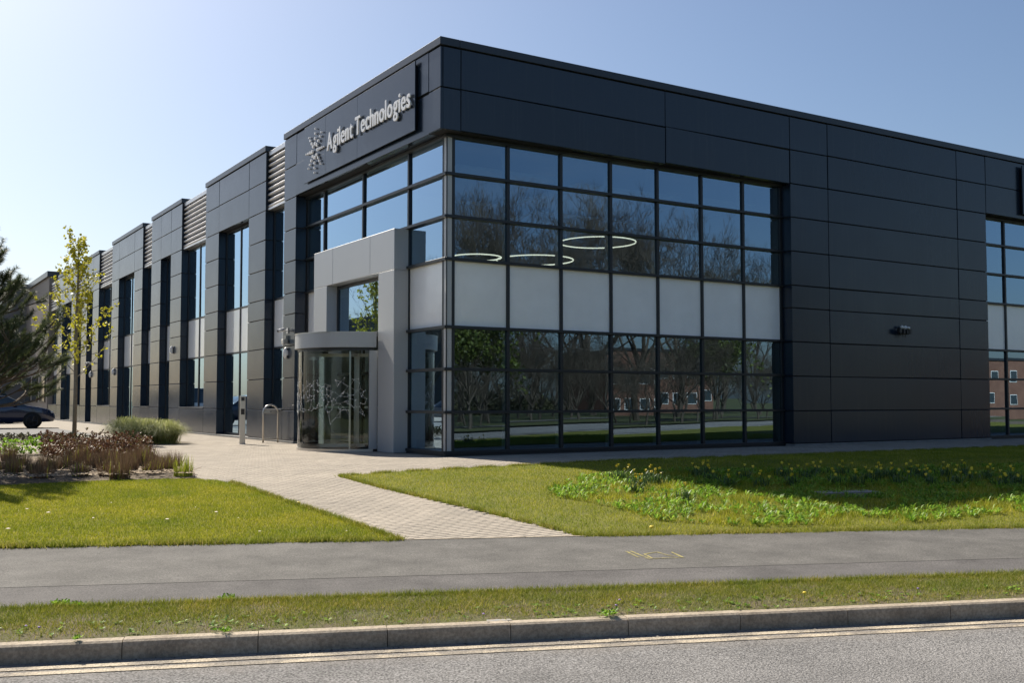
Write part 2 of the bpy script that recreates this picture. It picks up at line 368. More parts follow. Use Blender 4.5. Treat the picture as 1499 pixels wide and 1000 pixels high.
def sheet(name, poly, off, m, step=.4, **kw):             # polygon laid on the ground, triangulated finely enough to follow it
    bm = bmesh.new(); vs = [bm.verts.new((x, y, 0)) for x, y in poly]; bm.faces.new(vs)
    xs_ = [p[0] for p in poly]; ys_ = [p[1] for p in poly]
    for ax, lo, hi in ((0, min(xs_), max(xs_)), (1, min(ys_), max(ys_))):
        k = lo + step * 2
        while k < hi:
            nrm = (1,0,0) if ax == 0 else (0,1,0); co = (k,0,0) if ax == 0 else (0,k,0)
            bmesh.ops.bisect_plane(bm, geom=list(bm.verts)+list(bm.edges)+list(bm.faces), plane_co=co, plane_no=nrm); k += step * 2
    for v in bm.verts: v.co.z = float(GZ(v.co.x, v.co.y)) + off
    bmesh.ops.recalc_face_normals(bm, faces=bm.faces)
    for f_ in bm.faces:
        if f_.normal.z < 0: f_.normal_flip()
    me = bpy.data.meshes.new(name); bm.to_mesh(me); bm.free(); me.materials.append(m)
    return link(name, me, **kw)
pav_poly = [(-24, -1.7), (-5.4, -1.7), (-5.4, LINE_FB(-5.4)+.004), (-3.25, LINE_FB(-3.25)+.004), (-3.25,-2.9), (30,-3.9), (30, 1.2), (1.2, 1.2), (1.2, 60), (-24, 60)]
paving = sheet('paving', pav_poly, -.007, m_paveb, .6, kind='structure')
# block pavers, running bond
bx, by = .2, .1
rows = np.arange(-11, 24, by); cx_ = np.arange(-14, 24, bx)
P = np.array([(x + (bx/2 if k % 2 else 0), y) for k, y in enumerate(rows) for x in cx_])
region = [(-14, 6.3), (-6.9, 6.5), (-4.2, 8.3), (-4.9, 4.5), (-5.4, 1), (-5.65, -2.3), (-5.34, -2.9), (-5.27, LINE_FB(-5.27)), (-3.36, LINE_FB(-3.36)), (-3.5,-2.8), (24,-3.6), (24,-.02), (-.05,-.02), (-.05,24), (-3.3,24), (-3.4,12), (-14,11.3)]
P = P[inpoly(P, region)]
P = P[P[:,1] > LINE_FB(P[:,0]) + .06]
n = len(P); g = .0022; hx, hy = bx/2 - g, by/2 - g; c = .0025
z = rng.normal(0, .0006, n)
tx, ty = rng.normal(0, .002, n), rng.normal(0, .002, n)
off = np.array([(-hx,-hy,-.007),(hx,-hy,-.007),(hx,hy,-.007),(-hx,hy,-.007),(-hx+c,-hy+c,0),(hx-c,-hy+c,0),(hx-c,hy-c,0),(-hx+c,hy-c,0)])
V = np.zeros((n, 8, 3)); V[:,:,0] = P[:,None,0] + off[:,0]; V[:,:,1] = P[:,None,1] + off[:,1]
V[:,:,2] = GZ(V[:,:,0], V[:,:,1]) + z[:,None] + off[:,2] + tx[:,None]*off[:,0] + ty[:,None]*off[:,1]
fq = np.array([(4,5,6,7),(0,1,5,4),(1,2,6,5),(2,3,7,6),(3,0,4,7)])
Fc = (np.arange(n)[:,None,None]*8 + fq).reshape(-1, 4)
link('block_pavers', npmesh('pavers', V.reshape(-1,3), Fc, m_paver), paving, kind='stuff')
sheet('car_park', [(-40,17.2), (-5.2,17.2), (-3.5,16.4), (-3.3,20.3), (-3.1,30.2), (-5.2,31.4), (-40,33)], .004, m_carp, 2, kind='structure')
edg = MB()
for (xa, xb, ya, yb) in ((-5.34,-3.3,0,0),):
    for i in range(3):
        x0 = -5.3 + i*.66; x1 = x0 + .65
        yy = lambda x: LINE_FB(x) + .03
        edg.add([(x0,yy(x0)-.025,-.44),(x1,yy(x1)-.025,-.44),(x1,yy(x1)+.025,-.44),(x0,yy(x0)+.025,-.44),(x0,yy(x0)-.025,-.345),(x1,yy(x1)-.025,-.345),(x1,yy(x1)+.025,-.345),(x0,yy(x0)+.025,-.345)],
                [(0,3,2,1),(4,5,6,7),(0,1,5,4),(1,2,6,5),(2,3,7,6),(3,0,4,7)])
edg.build('path_edging', m_kerb, kind='structure')

# ------------------------------------------------------------------ lawns and verge with grass blades
sheet('lawn', lawn_l, .004, m_turf, kind='structure'); sheet('lawn', lawn_r, .004, m_turf, kind='structure')
strip('verge', kl(.10, -40, 40), lin((-9.46,-10.42),(-1.07,-13.68),-42,33), -.467, -.428, m_vrg, 60, 3, kind='structure')
sheet('planting_bed', bed, .01, m_soil, .6, kind='structure'); sheet('planting_bed', bed2, .01, m_soil, .6, kind='structure')
def blades(P, Z, h, wd, lean=.35, curl=0.0):
    n = len(P); a = rng.uniform(0, 2*np.pi, n); hh = h * rng.uniform(.5, 1.3, n); ww = wd * rng.uniform(.7, 1.3, n)
    la = rng.uniform(0, 2*np.pi, n); ll = np.abs(rng.normal(0, lean, n)) * hh
    V = np.zeros((n, 3, 3))
    V[:,0,0] = P[:,0] - np.cos(a)*ww; V[:,0,1] = P[:,1] - np.sin(a)*ww; V[:,1,0] = P[:,0] + np.cos(a)*ww; V[:,1,1] = P[:,1] + np.sin(a)*ww
    V[:,0,2] = V[:,1,2] = Z - .008
    V[:,2,0] = P[:,0] + np.cos(la)*ll; V[:,2,1] = P[:,1] + np.sin(la)*ll; V[:,2,2] = Z + hh
    return V.reshape(-1, 3), np.arange(3*n).reshape(n, 3)
def rpoly(n, poly, lo, hi):
    P = np.stack([rng.uniform(lo[0], hi[0], n), rng.uniform(lo[1], hi[1], n)], -1); return P[inpoly(P, poly)]
def inview(P, m=5.0):                                     # keep what this side of the road can see; the sheets go on beyond
    d = P - np.array((CAM.x, CAM.y)); f_ = d @ np.array((syw, cyw)); r = d @ np.array((cyw, -syw)); return np.abs(r) < f_ * .5 + m
V, Fc = [], []
P = rpoly(520000, lawn_l, (-16,-9.5), (-5.2,-1.6)); P = P[inview(P)]
V1, F1 = blades(P, GZ(P[:,0],P[:,1]) + .004, .030, .0035, .5)
link('lawn_grass', npmesh('grass', V1, F1, m_gr), kind='stuff', label='mown sunlit grass of the lawn before the planting bed', cat='grass')
P = rpoly(700000, lawn_r, (-3.6,-20), (17,-2.7)); P = P[inview(P)]
V1, F1 = blades(P, GZ(P[:,0],P[:,1]) + .004, .032, .0037, .5)
link('lawn_grass', npmesh('grass', V1, F1, m_gr), kind='stuff', label='mown grass of the lawn beside the glazed wall', cat='grass')
def verge_pts(n, lo=.14):
    t = rng.uniform(-9, 14, n); q = rng.uniform(0, 1, n) ** .9
    a = O0 + U * t[:,None] + NV * lo; k = LINE_VB(a[:,0]) + .03
    # along the kerb normal to the verge back line
    tt = (k - a[:,1]) / (NV[1] + .3886*NV[0]); return a + NV * (tt * q)[:,None], q
P, q = verge_pts(395000); P = P[(rng.random(len(P)) < .10 + 1.1*q)]
P = P[(np.sin(P[:,0]*5.1)*np.sin(P[:,1]*7.3+P[:,0]*2) + rng.normal(0,.6,len(P))) > -.7]
Zv = -.466 + (sdist(P[:,0],P[:,1]) - .10) * .034
V1, F1 = blades(P, Zv, .030, .0030, 1.1)
link('verge_grass', npmesh('grass', V1, F1, m_grv), kind='stuff', label='patchy short grass of the narrow verge behind the kerb', cat='grass')
# ragged tufts where turf meets hard edges
def edge_tufts(pts, n, h, wid, off):
    pts = np.array(pts, float); seg = np.linalg.norm(np.diff(pts, axis=0), axis=1); cum = np.r_[0, np.cumsum(seg)]
    t = rng.uniform(0, cum[-1], n); i = np.clip(np.searchsorted(cum, t) - 1, 0, len(seg)-1); q = (t - cum[i]) / seg[i]
    P = pts[i]*(1-q[:,None]) + pts[i+1]*q[:,None]; return P + rng.normal(0, off, (n, 2))
fbx = np.linspace(-16, -5.3, 20); E1 = edge_tufts([(x, LINE_FB(x)+.05) for x in fbx], 22000, 0, 0, .055)
fbx = np.linspace(-3.3, 12, 20); E2 = edge_tufts([(x, LINE_FB(x)+.05) for x in fbx], 32000, 0, 0, .055)
E3 = edge_tufts([(-5.33,-2.9),(-5.33,-5),(-5.29,-7.1),(-5.29,LINE_FB(-5.29))], 9000, 0, 0, .03)
E4 = edge_tufts([(-3.34,LINE_FB(-3.34)),(-3.36,-7.5),(-3.44,-5.9),(-3.5,-4.5),(-3.45,-2.88),(-2.2,-2.76),(-.5,-2.8),(1.7,-2.9),(6.5,-3.22),(16,-3.42)], 26000, 0, 0, .03)
P = np.concatenate([E1, E2, E3, E4]); P = P[(np.sin(P[:,0]*9)*np.sin(P[:,1]*11+1)+rng.normal(0,.4,len(P)))>-.3]
V1, F1 = blades(P, GZ(P[:,0],P[:,1]) + .004, .05, .004, .9)
link('edge_grass', npmesh('grass', V1, F1, m_grv), kind='stuff', label='ragged longer grass along the edges of lawn and path', cat='grass')
vbx = np.linspace(-12, 6, 20); P = edge_tufts([(x, LINE_VB(x)-.02) for x in vbx], 16000, 0, 0, .03)
V1, F1 = blades(P, np.full(len(P), -.432), .05, .0032, .7)
link('edge_grass', npmesh('grass', V1, F1, m_grv), kind='stuff', label='longer grass hanging over the back edge of the verge', cat='grass')
# bare soil crumbs and low weeds on the verge
def leafset(P, Z, size, tilt=.6, wid=.45, nleaf=6):
    """rosettes: nleaf pointed leaves (2 triangles each) around every point"""
    n = len(P); Vs = []; 
    for k in range(nleaf):
        a = rng.uniform(0, 2*np.pi, n); s = size * rng.uniform(.6, 1.25, n); t = np.clip(rng.normal(tilt, .25, n), .05, 1.35)
        dx, dy = np.cos(a), np.sin(a); lx, lz = np.cos(t)*s, np.sin(t)*s; w_ = s * wid * .5
        V = np.zeros((n, 4, 3))
        V[:,0] = np.stack([P[:,0], P[:,1], Z], -1)
        V[:,1] = np.stack([P[:,0]+dx*lx*.55-dy*w_, P[:,1]+dy*lx*.55+dx*w_, Z+lz*.65], -1)
        V[:,2] = np.stack([P[:,0]+dx*lx, P[:,1]+dy*lx, Z+lz*.8], -1)
        V[:,3] = np.stack([P[:,0]+dx*lx*.55+dy*w_, P[:,1]+dy*lx*.55-dx*w_, Z+lz*.65], -1)
        Vs.append(V)
    V = np.concatenate(Vs).reshape(-1, 3); return V, np.arange(len(V)).reshape(-1, 4)
P, q = verge_pts(900); P = P[(q < .45)]
V1, F1 = leafset(P, -.452 + (sdist(P[:,0],P[:,1])-.125)*.024, .035, .3, .5, 6)
link('verge_weeds', npmesh('weeds', V1, F1, m_weed), kind='stuff', label='small weeds growing in the bare soil behind the kerb', cat='weeds')
for (px_, py_, sz, nm, lab) in ((97, 888, .065, 'weed_rosette', 'spiky green weed at the back edge of the verge'), (336, 879, .05, 'weed_rosette', 'bright green weed tuft at the back of the verge'),
                                (892, 900, .05, 'weed_rosette', 'dark low weed mat beside the kerb top'), (325, 925, .035, 'weed_rosette', 'low green weed cushion against the kerb'), (112, 935, .03, 'weed_rosette', 'yellow-green moss tuft at a kerb joint')):
    d = ray(px_, py_); p = CAM + d * ((-.445 - CAM.z)/d.z)
    Pn = np.array([(p.x, p.y)]) + rng.normal(0, sz*.9, (14, 2)); V1, F1 = leafset(Pn, np.full(14, p.z), sz, .7, .3, 8)
    link(nm, npmesh('weed', V1, F1, m_weed), label=lab, cat='weed')
# dandelions and violets
def flower(name, p, r, m, label, cat, stem=.05, group=None):
    t = thing(name, label, cat, p, 0, group); b = MB(); b.tube([(0,0,0),(0,0,stem)], .002, 4); b.build('stem', m_weed, t)
    b = MB(); b.ball((0,0,stem), r, 8, 5, 1, 1, .55); b.build('flower_head', m, t); return t
p = gpix(954, 778); flower('dandelion', p, .03, m_daffy, 'yellow dandelion at the lawn edge beside the footway', 'dandelion')
d = ray(1178, 877); p = CAM + d*((-.44-CAM.z)/d.z); flower('dandelion', p, .017, m_daffy, 'yellow dandelion on the verge behind the kerb', 'dandelion')
p = gpix(437, 741); flower('dandelion', p, .022, m_daffy, 'orange dandelion beside the paved path edge', 'dandelion')
for (a_, b_) in ((57, 925), (38, 923), (708, 905), (902, 892), (907, 884), (1344, 867)):
    d = ray(a_, b_); p = CAM + d*((-.435-CAM.z)/d.z); flower('violet', p, .011, m_purple, 'tiny violet flower in the verge grass', 'violet', .03, 'violets in the verge')

# rough patch with daffodils
patch = [tuple(gpix(*q)[:2]) for q in ((795,716),(850,700),(920,692),(1010,690),(1150,690),(1320,688),(1499,682),(1640,678),(1700,740),(1499,752),(1300,770),(1080,772),(960,764),(885,742),(815,730))]
P = rpoly(26000, patch, (-4,-16), (16,-3.5)); P = P[inview(P)]
keep = (np.sin(P[:,0]*2.3+1)*np.sin(P[:,1]*3.1) + rng.normal(0,.32,len(P))) > -.12; P = P[keep][:11000]
h_ = len(P)//2; Va, Fa = leafset(P[:h_], GZ(P[:h_,0],P[:h_,1])+.02,   .085, .7, .34, 7); Vb, Fb = leafset(P[h_:], GZ(P[h_:,0],P[h_:,1])+.02, .12, .7, .13, 9)
V1 = np.concatenate([Va, Vb]); F1 = np.concatenate([Fa, Fb + len(Va)])
link('ground_cover', npmesh('weeds', V1, F1, m_weed), kind='stuff', label='rough leafy weeds and long grass in the uncut patch', cat='ground cover')
P = rpoly(300000, patch, (-4,-16), (16,-3.5)); P = P[inview(P)]; P = P[(np.sin(P[:,0]*3.7)*np.sin(P[:,1]*4.3+.6) + rng.normal(0,.35,len(P))) > -.1]; V1, F1 = blades(P, GZ(P[:,0],P[:,1])+.02, .07, .0045, .8)
link('rough_grass', npmesh('grass', V1, F1, m_gr), kind='stuff', label='long uncut grass around the daffodils', cat='grass')
def daffodil_mesh(nf, seed):
    r = random.Random(seed); lv = MB(); fl = MB()
    for i in range(42):
        a = r.uniform(0, 6.28); h = r.uniform(.09, .21); ln = r.uniform(.05, .2); x, y = r.gauss(0,.07), r.gauss(0,.07); c_, s_ = math.cos(a), math.sin(a); w_ = .007
        p1 = (x+c_*ln*.35, y+s_*ln*.35, h*.65); p2 = (x+c_*ln, y+s_*ln, h*r.uniform(.8,1))
        lv.add([(x-s_*w_,y+c_*w_,0),(x+s_*w_,y-c_*w_,0),(p1[0]+s_*w_,p1[1]-c_*w_,p1[2]),(p1[0]-s_*w_,p1[1]+c_*w_,p1[2]),p2],[(0,1,2,3),(3,2,4)])
    heads = []
    for i in range(nf):
        a = r.uniform(0, 6.28); d = abs(r.gauss(.06,.08)); x, y, h = math.cos(a)*d, math.sin(a)*d, r.uniform(.14,.27)
        lv.tube([(x*.5,y*.5,0),(x,y,h)], .004, 4); f = MB(); t = r.uniform(0,6.28); ct, st = math.cos(t), math.sin(t)
        up_ = Vector((ct*.8, st*.8, .3)).normalized(); u = up_.orthogonal().normalized(); v_ = up_.cross(u)
        for k in range(6):
            b = k*math.pi/3; e = u*math.cos(b)+v_*math.sin(b); e2 = up_.cross(e)
            f.add([(0,0,0), tuple(e*.017+e2*.009), tuple(e*.030), tuple(e*.017-e2*.009)], [(0,1,2,3)])
        f.tube([(0,0,0), tuple(up_*.03)], [.008,.012], 7, True); heads.append(((x,y,h), f))
    return lv, heads
protos = []
for q in range(4): protos.append(daffodil_mesh([3,4,2,4][q], 50+q))
pm = [(lv.mesh('daffodil_leaves', m_daff), [(loc, f.mesh('daffodil_flower', m_daffy)) for loc, f in hd]) for lv, hd in protos]
def daff(px_, py_, k, sun_):
    p = gpix(px_, py_)
    t = thing('daffodil_clump', 'daffodil clump with yellow blooms in the sunlit part of the rough patch' if sun_ else 'daffodil clump with yellow blooms in the shade of the building', 'daffodils', (p.x,p.y,p.z+.015), random.uniform(0,6), 'daffodils in sun' if sun_ else 'daffodils in shade')
    link('leaves', pm[k][0], t)
    for loc, f in pm[k][1]: link('flower', f, t, loc)
for i, (a_, b_) in enumerate(((918,706),(936,712),(905,704),(952,706),(933,722),(962,709),(1003,735))): daff(a_, b_, i % 4, True)
for i, (a_, b_) in enumerate(((1022,700),(1040,707),(1066,714),(1092,704),(1034,696),(1114,716),(1160,712),(1180,703),(1196,698),(1222,712),(1232,698),(1252,712),(1276,706),(1290,702),(1306,702),(1318,712),(1350,704),(1362,712),(1382,700),(1400,712),(1422,708),(1446,704),(1466,714),(1480,706),(1494,712),(1412,698),(1336,698),(1146,700))): daff(a_, b_, (i*3+1) % 4, False)
p = gpix(1240, 726); t = thing('inspection_cover', 'pale flat concrete inspection cover sunk in the shaded rough grass', 'cover', (p.x, p.y, p.z), -.25)
b = MB(); b.box(-.5,.5,-.2,.2,-.05,.05); b.build('cover_frame', m_kerb, t)
for s in (-1, 1): link('lid', cham(.47,.36,.012,m_plinth), t, (s*.24, 0, .058))
b = MB()
for pts in (((917,808),(935,817)), ((923,807.6),(953,820)), ((943,812),(955,818.5),(1000,817),(983,809)), ((943,812),(962,809),(975,813),(987,815.5))):
    W = []
    for q in pts:
        d = ray(*q); z = -.38; pp = None
        for k in range(20):
            pp = CAM + d*((z-CAM.z)/d.z); sv = (pp.y - LINE_SM(pp.x))/(LINE_FB(pp.x) - LINE_SM(pp.x)); z = -.416 + .064*sv
        W.append(Vector((pp.x, pp.y, z + .004)))
    for a_, c_ in zip(W, W[1:]):
        t_ = (c_ - a_).normalized(); e = Vector((-t_.y, t_.x, 0))*.016
        b.add([a_-e, a_+e, c_+e*.7, c_-e*.7], [(0,3,2,1)])
b.build('utility_marking', m_spray, label='yellow spray-painted utility mark on the footway asphalt', cat='marking')
# ------------------------------------------------------------------ the office building
TOP = 9.06
ROWS = [.06, .93, 1.86, 2.78, 3.69, 4.30, 5.22, 6.14, 7.05]
FROWS = [7.05, 7.97, 8.87]
G2 = .011
bld = thing('office_building', 'two storey dark grey panelled office block with glazed entrance corner', 'building')
wl = MB(); wr = MB()
T0, MOD = 9.73, 1.64
def K(k): return T0 + MOD * k
NK_ = 27
DL = .31
piers, recs, louv, blocks = [], [], [], []
for per in range(3):
    o = per * 10
    recs += [(o, o+1, 'sill'), (o+2, o+4, 'full'), (o+5, o+7, 'sill'), (o+8, o+9, 'full')]
    piers += [(o+1, o+2), (o+4, o+5), (o+7, o+8), (o+9, o+10)]
    louv += [(o, o+1), (o+5, o+7)]
    blocks += [(o+1, (o+2, o+4), o+5), (o+7, (o+8, o+9), o+10)]
piers = [p for p in piers if p[1] <= NK_]; recs = [r for r in recs if r[1] <= NK_]; louv = [p for p in louv if p[1] <= NK_]; blocks = [b for b in blocks if b[2] <= NK_]
TE = K(NK_)
# cores behind the cassettes
wl.box(.05, .5, 8.75, 9.71, 0, 7.04)
for a, c in piers: wl.box(.05, .5, K(a)+.02, K(c)-.02, 0, 7.04)
for a, c, kd in recs:
    if kd == 'sill': wl.box(.05, .33, K(a)-.02, K(c)+.02, 0, .9)
wl.box(.05, .6, .05, 9.71, 7.06, 8.9); wl.box(.2, .6, 9.71, TE, 7.06, 8.8)
for a, jk, c in blocks: wl.box(.05, .2, K(a)+.02, K(c)-.02, 7.06, 8.9)
core_l = wl.build('wall_core', m_core, bld)
wr.box(10.66, 19.28, .05, .6, 0, 7.04); wr.box(.62, 40, .05, .6, 7.06, 8.9); wr.box(26.0, 40, .05, .6, 0, 7.04)
core_r = wr.build('wall_core', m_core, bld)
TL = .0024
def panel_l(t0, t1, z0, z1, x1=.05, x0=0, par=core_l): return piece('cladding_panel', x0, x1, t0+G2, t1-G2, z0+G2, z1-G2, m_clad, par, .007, TL)
def panel_r(a, c, z0, z1, y1=.05, y0=0, par=core_r): return piece('cladding_panel', a+G2, c-G2, y0, y1, z0+G2, z1-G2, m_clad, par, .007, TL)
for z0, z1 in zip(ROWS, ROWS[1:]):
    panel_l(8.73, 9.73, z0, z1, DL)
    for a, c in piers: panel_l(K(a), K(c), z0, z1, DL)
    for a, c in ((10.63,12.1),): panel_r(a, c, z0, z1, .36)
    panel_r(12.1, 17.85, z0, z1); panel_r(17.85, 19.3, z0, z1, .36)
    panel_r(26.0, 31, z0, z1, .36); panel_r(31, 36, z0, z1)
for a, c, kd in recs:
    if kd == 'sill': panel_l(K(a), K(c), .06, .93, .05)
for i, (z0, z1) in enumerate(zip(FROWS, FROWS[1:])):
    d = .36 if i == 0 else .05
    panel_l(0.0, .57, z0, z1, .05 if i else .36, 0); panel_l(.57, 8.73, z0, z1, d); panel_l(8.73, 9.73, z0, z1, d)
    for a, (j, k), c in blocks:
        for q0, q1 in ((a,j),(j,k),(k,c)): panel_l(K(q0), K(q1), z0, z1, d)
    panel_r(.052, .5, z0, z1, .36 if i == 0 else .05); panel_r(.5, 6.27, z0, z1, d); panel_r(6.27, 10.63, z0, z1, d); panel_r(10.63, 12.1, z0, z1, d)
    panel_r(12.1, 17.85, z0, z1); panel_r(17.85, 19.3, z0, z1, d); panel_r(19.3, 25, z0, z1, d); panel_r(25, 31, z0, z1, d); panel_r(31, 36, z0, z1)
# copings
def coping(x0, x1, y0, y1): 
    return piece('coping', x0, x1, y0, y1, 8.885, TOP, m_coping, bld, .008)
coping(-.035, .45, -.035, 9.74); coping(.452, 40, -.035, .45)
for a, jk, c in blocks: coping(-.035, .45, K(a)-.01, K(c)+.01)
b = MB(); b.box(.5, 40, .5, TE, 8.3, 8.62); b.build('roof', m_roof, bld)
piece('plinth', -.035, .3, 8.7, TE, -.05, .055, m_plinth, bld); piece('plinth', 10.64, 19.3, -.03, .3, -.05, .05, m_plinth, bld); piece('plinth', 26, 36, -.03, .3, -.05, .05, m_plinth, bld)
# louvre screens
for a, c in louv:
    scr = MB(); scr.box(.16, .3, K(a)-.02, K(c)+.02, 7.06, 8.84); s_ = scr.build('louvre_screen', m_core, bld)
    piece('louvre_trim', .06, .3, K(a)+.012, K(c)-.012, 7.05, 7.12, m_louv, s_, .004); piece('louvre_trim', .07, .3, K(a)+.012, K(c)-.012, 8.74, 8.88, m_louv, s_, .004)
    nb = 9; ph = (8.74 - 7.12) / nb
    bl = MB(); prof = [(.16,.0),(.075,.018),(.06,.05),(.072,.085),(.16,.155)]; n = len(prof); ln = K(c)-K(a)-.03
    bl.add([(x,-ln/2,zz) for x,zz in prof]+[(x,ln/2,zz) for x,zz in prof], [tuple(range(n)), tuple(range(n,2*n))[::-1]]+[(i,i+n,i+1+n,i+1) for i in range(n-1)])
    me = bl.mesh('louvre_blade', m_louv)
    for i in range(nb): link('louvre_blade', me, s_, (0, (K(a)+K(c))/2, 7.125 + i*ph))

# glazing helpers ------------------------------------------------------------------------------------------
TR = [.08, .95, 1.89, 2.81, 4.30, 5.24, 6.18, 7.02]
_pc = {}
def pane_mesh(wd, ht, axis, m0):
    key = (round(wd,3), round(ht,3), axis, m0.name)
    if key not in _pc:
        b = MB(); t = .012
        if axis == 'y':
            b.box(-wd/2, wd/2, 0, t, -ht/2, ht/2, 1); b.m[-4] = 0
        else:
            b.box(0, t, -wd/2, wd/2, -ht/2, ht/2, 1); b.m[-1] = 0
        _pc[key] = b.mesh('pane', [m0, m_clear if m0 is not m_span else m_span])
    return _pc[key]
def pane(name, axis, a, c, z0, z1, d, m0, par):
    loc = ((a+c)/2, d, (z0+z1)/2) if axis == 'y' else (d, (a+c)/2, (z0+z1)/2)
    o = link(name, pane_mesh(c-a, z1-z0, axis, m0), par, loc)
    t = .0016 if m0 is m_glass else .0006
    o.rotation_euler = (random.gauss(0,t), random.gauss(0,t), 0) if axis != 'y' else (random.gauss(0,t), 0, random.gauss(0,t))
    return o
def curtain(axis, vs_, zs, d, proj_v=.05, proj_t=.10, spandrel=(2.81,), w_=.075, skip=None, inner=True, ends=(0,0)):
    """frame part > mullions, transoms, panes; axis 'y': wall in plane y=d, along x"""
    root = link('curtain_wall', None, bld)
    def bx(name, a, c, d0, d1, z0, z1, m, bb=.004):
        if axis == 'y': return piece(name, a, c, d0, d1, z0, z1, m, root, bb)
        return piece(name, d0, d1, a, c, z0, z1, m, root, bb)
    for v in vs_:
        bx('mullion', v-w_/2, v+w_/2, d-proj_v, d+.03, zs[0]-.06, zs[-1]+.05, m_frame)
        if inner: bx('inner_mullion', v-w_/2+.008, v+w_/2-.008, d+.034, d+.19, zs[0]-.05, zs[-1]+.04, m_mullin)
    for z in zs:
        bx('transom', vs_[0]-w_/2-ends[0], vs_[-1]+w_/2+ends[1], d-proj_t, d-.002, z-.032, z+.032, m_frame)
        for v0, v1 in zip(vs_, vs_[1:]):
            bx('inner_transom', v0+w_/2, v1-w_/2, d+.02, d+.12, z-.028, z+.028, m_frame)
    for i, (z0, z1) in enumerate(zip(zs, zs[1:])):
        for j, (v0, v1) in enumerate(zip(vs_, vs_[1:])):
            if skip and skip(v0, v1, z0, z1): continue
            sp_ = any(abs(z0 - s) < .02 for s in spandrel)
            pane('spandrel_pane' if sp_ else 'pane', axis, v0+w_/2-.005, v1-w_/2+.005, z0+.02, z1-.02, d, m_span if sp_ else m_glass, root)
    return root
DG = .38
RV = [.50, 1.92, 3.38, 4.84, 6.30, 7.76, 9.22, 10.60]
curtain('y', RV, TR, DG, ends=(.16, 0))
curtain('y', [19.36, 20.76, 22.2, 23.6, 24.9, 25.95], TR, DG)
LV = [.50, 2.23, 4.83, 7.45, 8.71]
def in_portal(v0, v1, z0, z1): return False
curtain('x', LV, TR, DG, ends=(.16, 0), skip=lambda v0,v1,z0,z1: v0 > 2 and v1 < 7.6 and z1 < 4.4)
# corner cladding of pale aluminium between the last mullions
b = MB(); b.prism([(.335,.335),(.462,.335),(.462,.36),(.36,.36),(.36,.462),(.335,.462)], .06, 7.03); b.build('corner_panel', m_alu, bld)
b = MB(); b.box(.322,.345,.322,.345,.05,7.03); b.box(.32,.47,.32,.47,0,.06); b.build('corner_post', m_frame, bld)
for q in ((.30, 10.62, .30, .46), (.30, .46, .462, 2.2), (19.3, 26, .3, .46)): piece('threshold', *q, -.02, .045, m_frame, bld)
b = MB(); b.box(.36, 10.63, .36, .62, 7.055, 7.3); b.box(.36,.62,.62,8.73,7.055,7.3); b.box(19.3,26,.36,.62,7.055,7.3); b.build('soffit', m_core, bld)
# recess windows
for a, c, kd in recs:
    t0, t1 = K(a)+.01, K(c)-.01; zb = .97 if kd == 'sill' else .10; x = .29
    wn = link('window', None, bld)
    mids = [ (t0+t1)/2 ] if c - a == 2 else []
    vv = [t0+.03] + mids + [t1-.03]; zs = [zb, 2.81, 4.30, 7.02]
    for v in vv: piece('window_frame', x-.03, x+.06, v-.035, v+.035, zb-.04, 7.05, m_frame, wn, .004)
    for z in zs: piece('window_frame', x-.025, x+.05, t0, t1, z-.03, z+.03, m_frame, wn, .004)
    for i, (z0, z1) in enumerate(zip(zs, zs[1:])):
        for v0, v1 in zip(vv, vv[1:]): pane('spandrel_pane' if i == 1 else 'pane', 'x', v0+.03, v1-.03, z0+.025, z1-.025, x, m_span if i == 1 else m_glass, wn)
    if kd == 'sill': piece('sill', -.02, x, t0-.005, t1+.005, .93, .965, m_coping, wn, .004)
# interior: floors, ceilings, partitions, rafts
b = MB(); b.box(.6, 36, .6, TE, -.1, .0); b.box(.47, 36, .47, TE, 3.05, 3.95); b.build('floor_slab', m_carpet, bld)
b = MB(); b.box(.47, 36, .47, TE, 2.98, 3.03); b.box(.62, 36, .62, TE, 6.98, 7.04); b.build('ceiling', m_ceil, bld)
b = MB(); b.box(11.2, 11.4, .7, 9.4, 0, 3); b.box(11.2, 11.4, .7, 9.4, 3.96, 6.97); b.box(.7, 11.2, 9.3, 9.5, 0, 3); b.box(.7, 11.2, 9.3, 9.5, 3.96, 6.97)
b.box(4, 4.2, 9.5, TE, 0, 3); b.box(4, 4.2, 9.5, TE, 3.96, 6.97); b.box(11.4, 30, 6.8, 7, 0, 3); b.box(11.4, 30, 6.8, 7, 3.96, 6.97)
b.box(36, 36.2, 0.3, TE, 0, 8.6); b.box(.3, 36, TE, TE+.2, 0, 8.6)
b.build('partition', m_int, bld)
for (x0, x1, y0, y1) in ((1.2,4.0,1.4,4.2),(4.8,8.2,1.6,4.6),(1.4,4.6,5.2,8.2),(6.0,9.8,5.4,8.4),(8.8,10.8,1.4,4.0)):
    piece('ceiling_raft', x0, x1, y0, y1, 6.62, 6.70, m_ceil, bld, .01)
def ring(c, r, lab):
    t = thing('ring_light', lab, 'ceiling light', c); b = MB(); n = 40
    b.tube([(r*math.cos(2*math.pi*i/n), r*math.sin(2*math.pi*i/n), 0) for i in range(n+1)], .017, 6, False); b.build('ring', m_ring, t, True)
    b = MB()
    for i in range(3):
        a = i*2.094; b.tube([(r*math.cos(a), r*math.sin(a), .03),(r*.3*math.cos(a), r*.3*math.sin(a), 6.98-c[2])], .005, 4)
    b.build('cable', m_black, t)
def gl_at(px_, py_, Y):
    d = ray(px_, py_); return CAM + d*((Y-CAM.y)/d.y)
p = gl_at(875, 355, 3.4); ring((p.x, p.y, p.z), 1.05, 'large ring light seen through the upper panes, the wider one')
p = gl_at(783, 381, 3.0); ring((p.x, p.y, p.z), 1.0, 'smaller ring light hanging just above the white spandrel panes')
p = gl_at(697, 377, 2.6); ring((p.x, p.y, p.z), .62, 'ring light behind the upper pane next to the glazed corner')

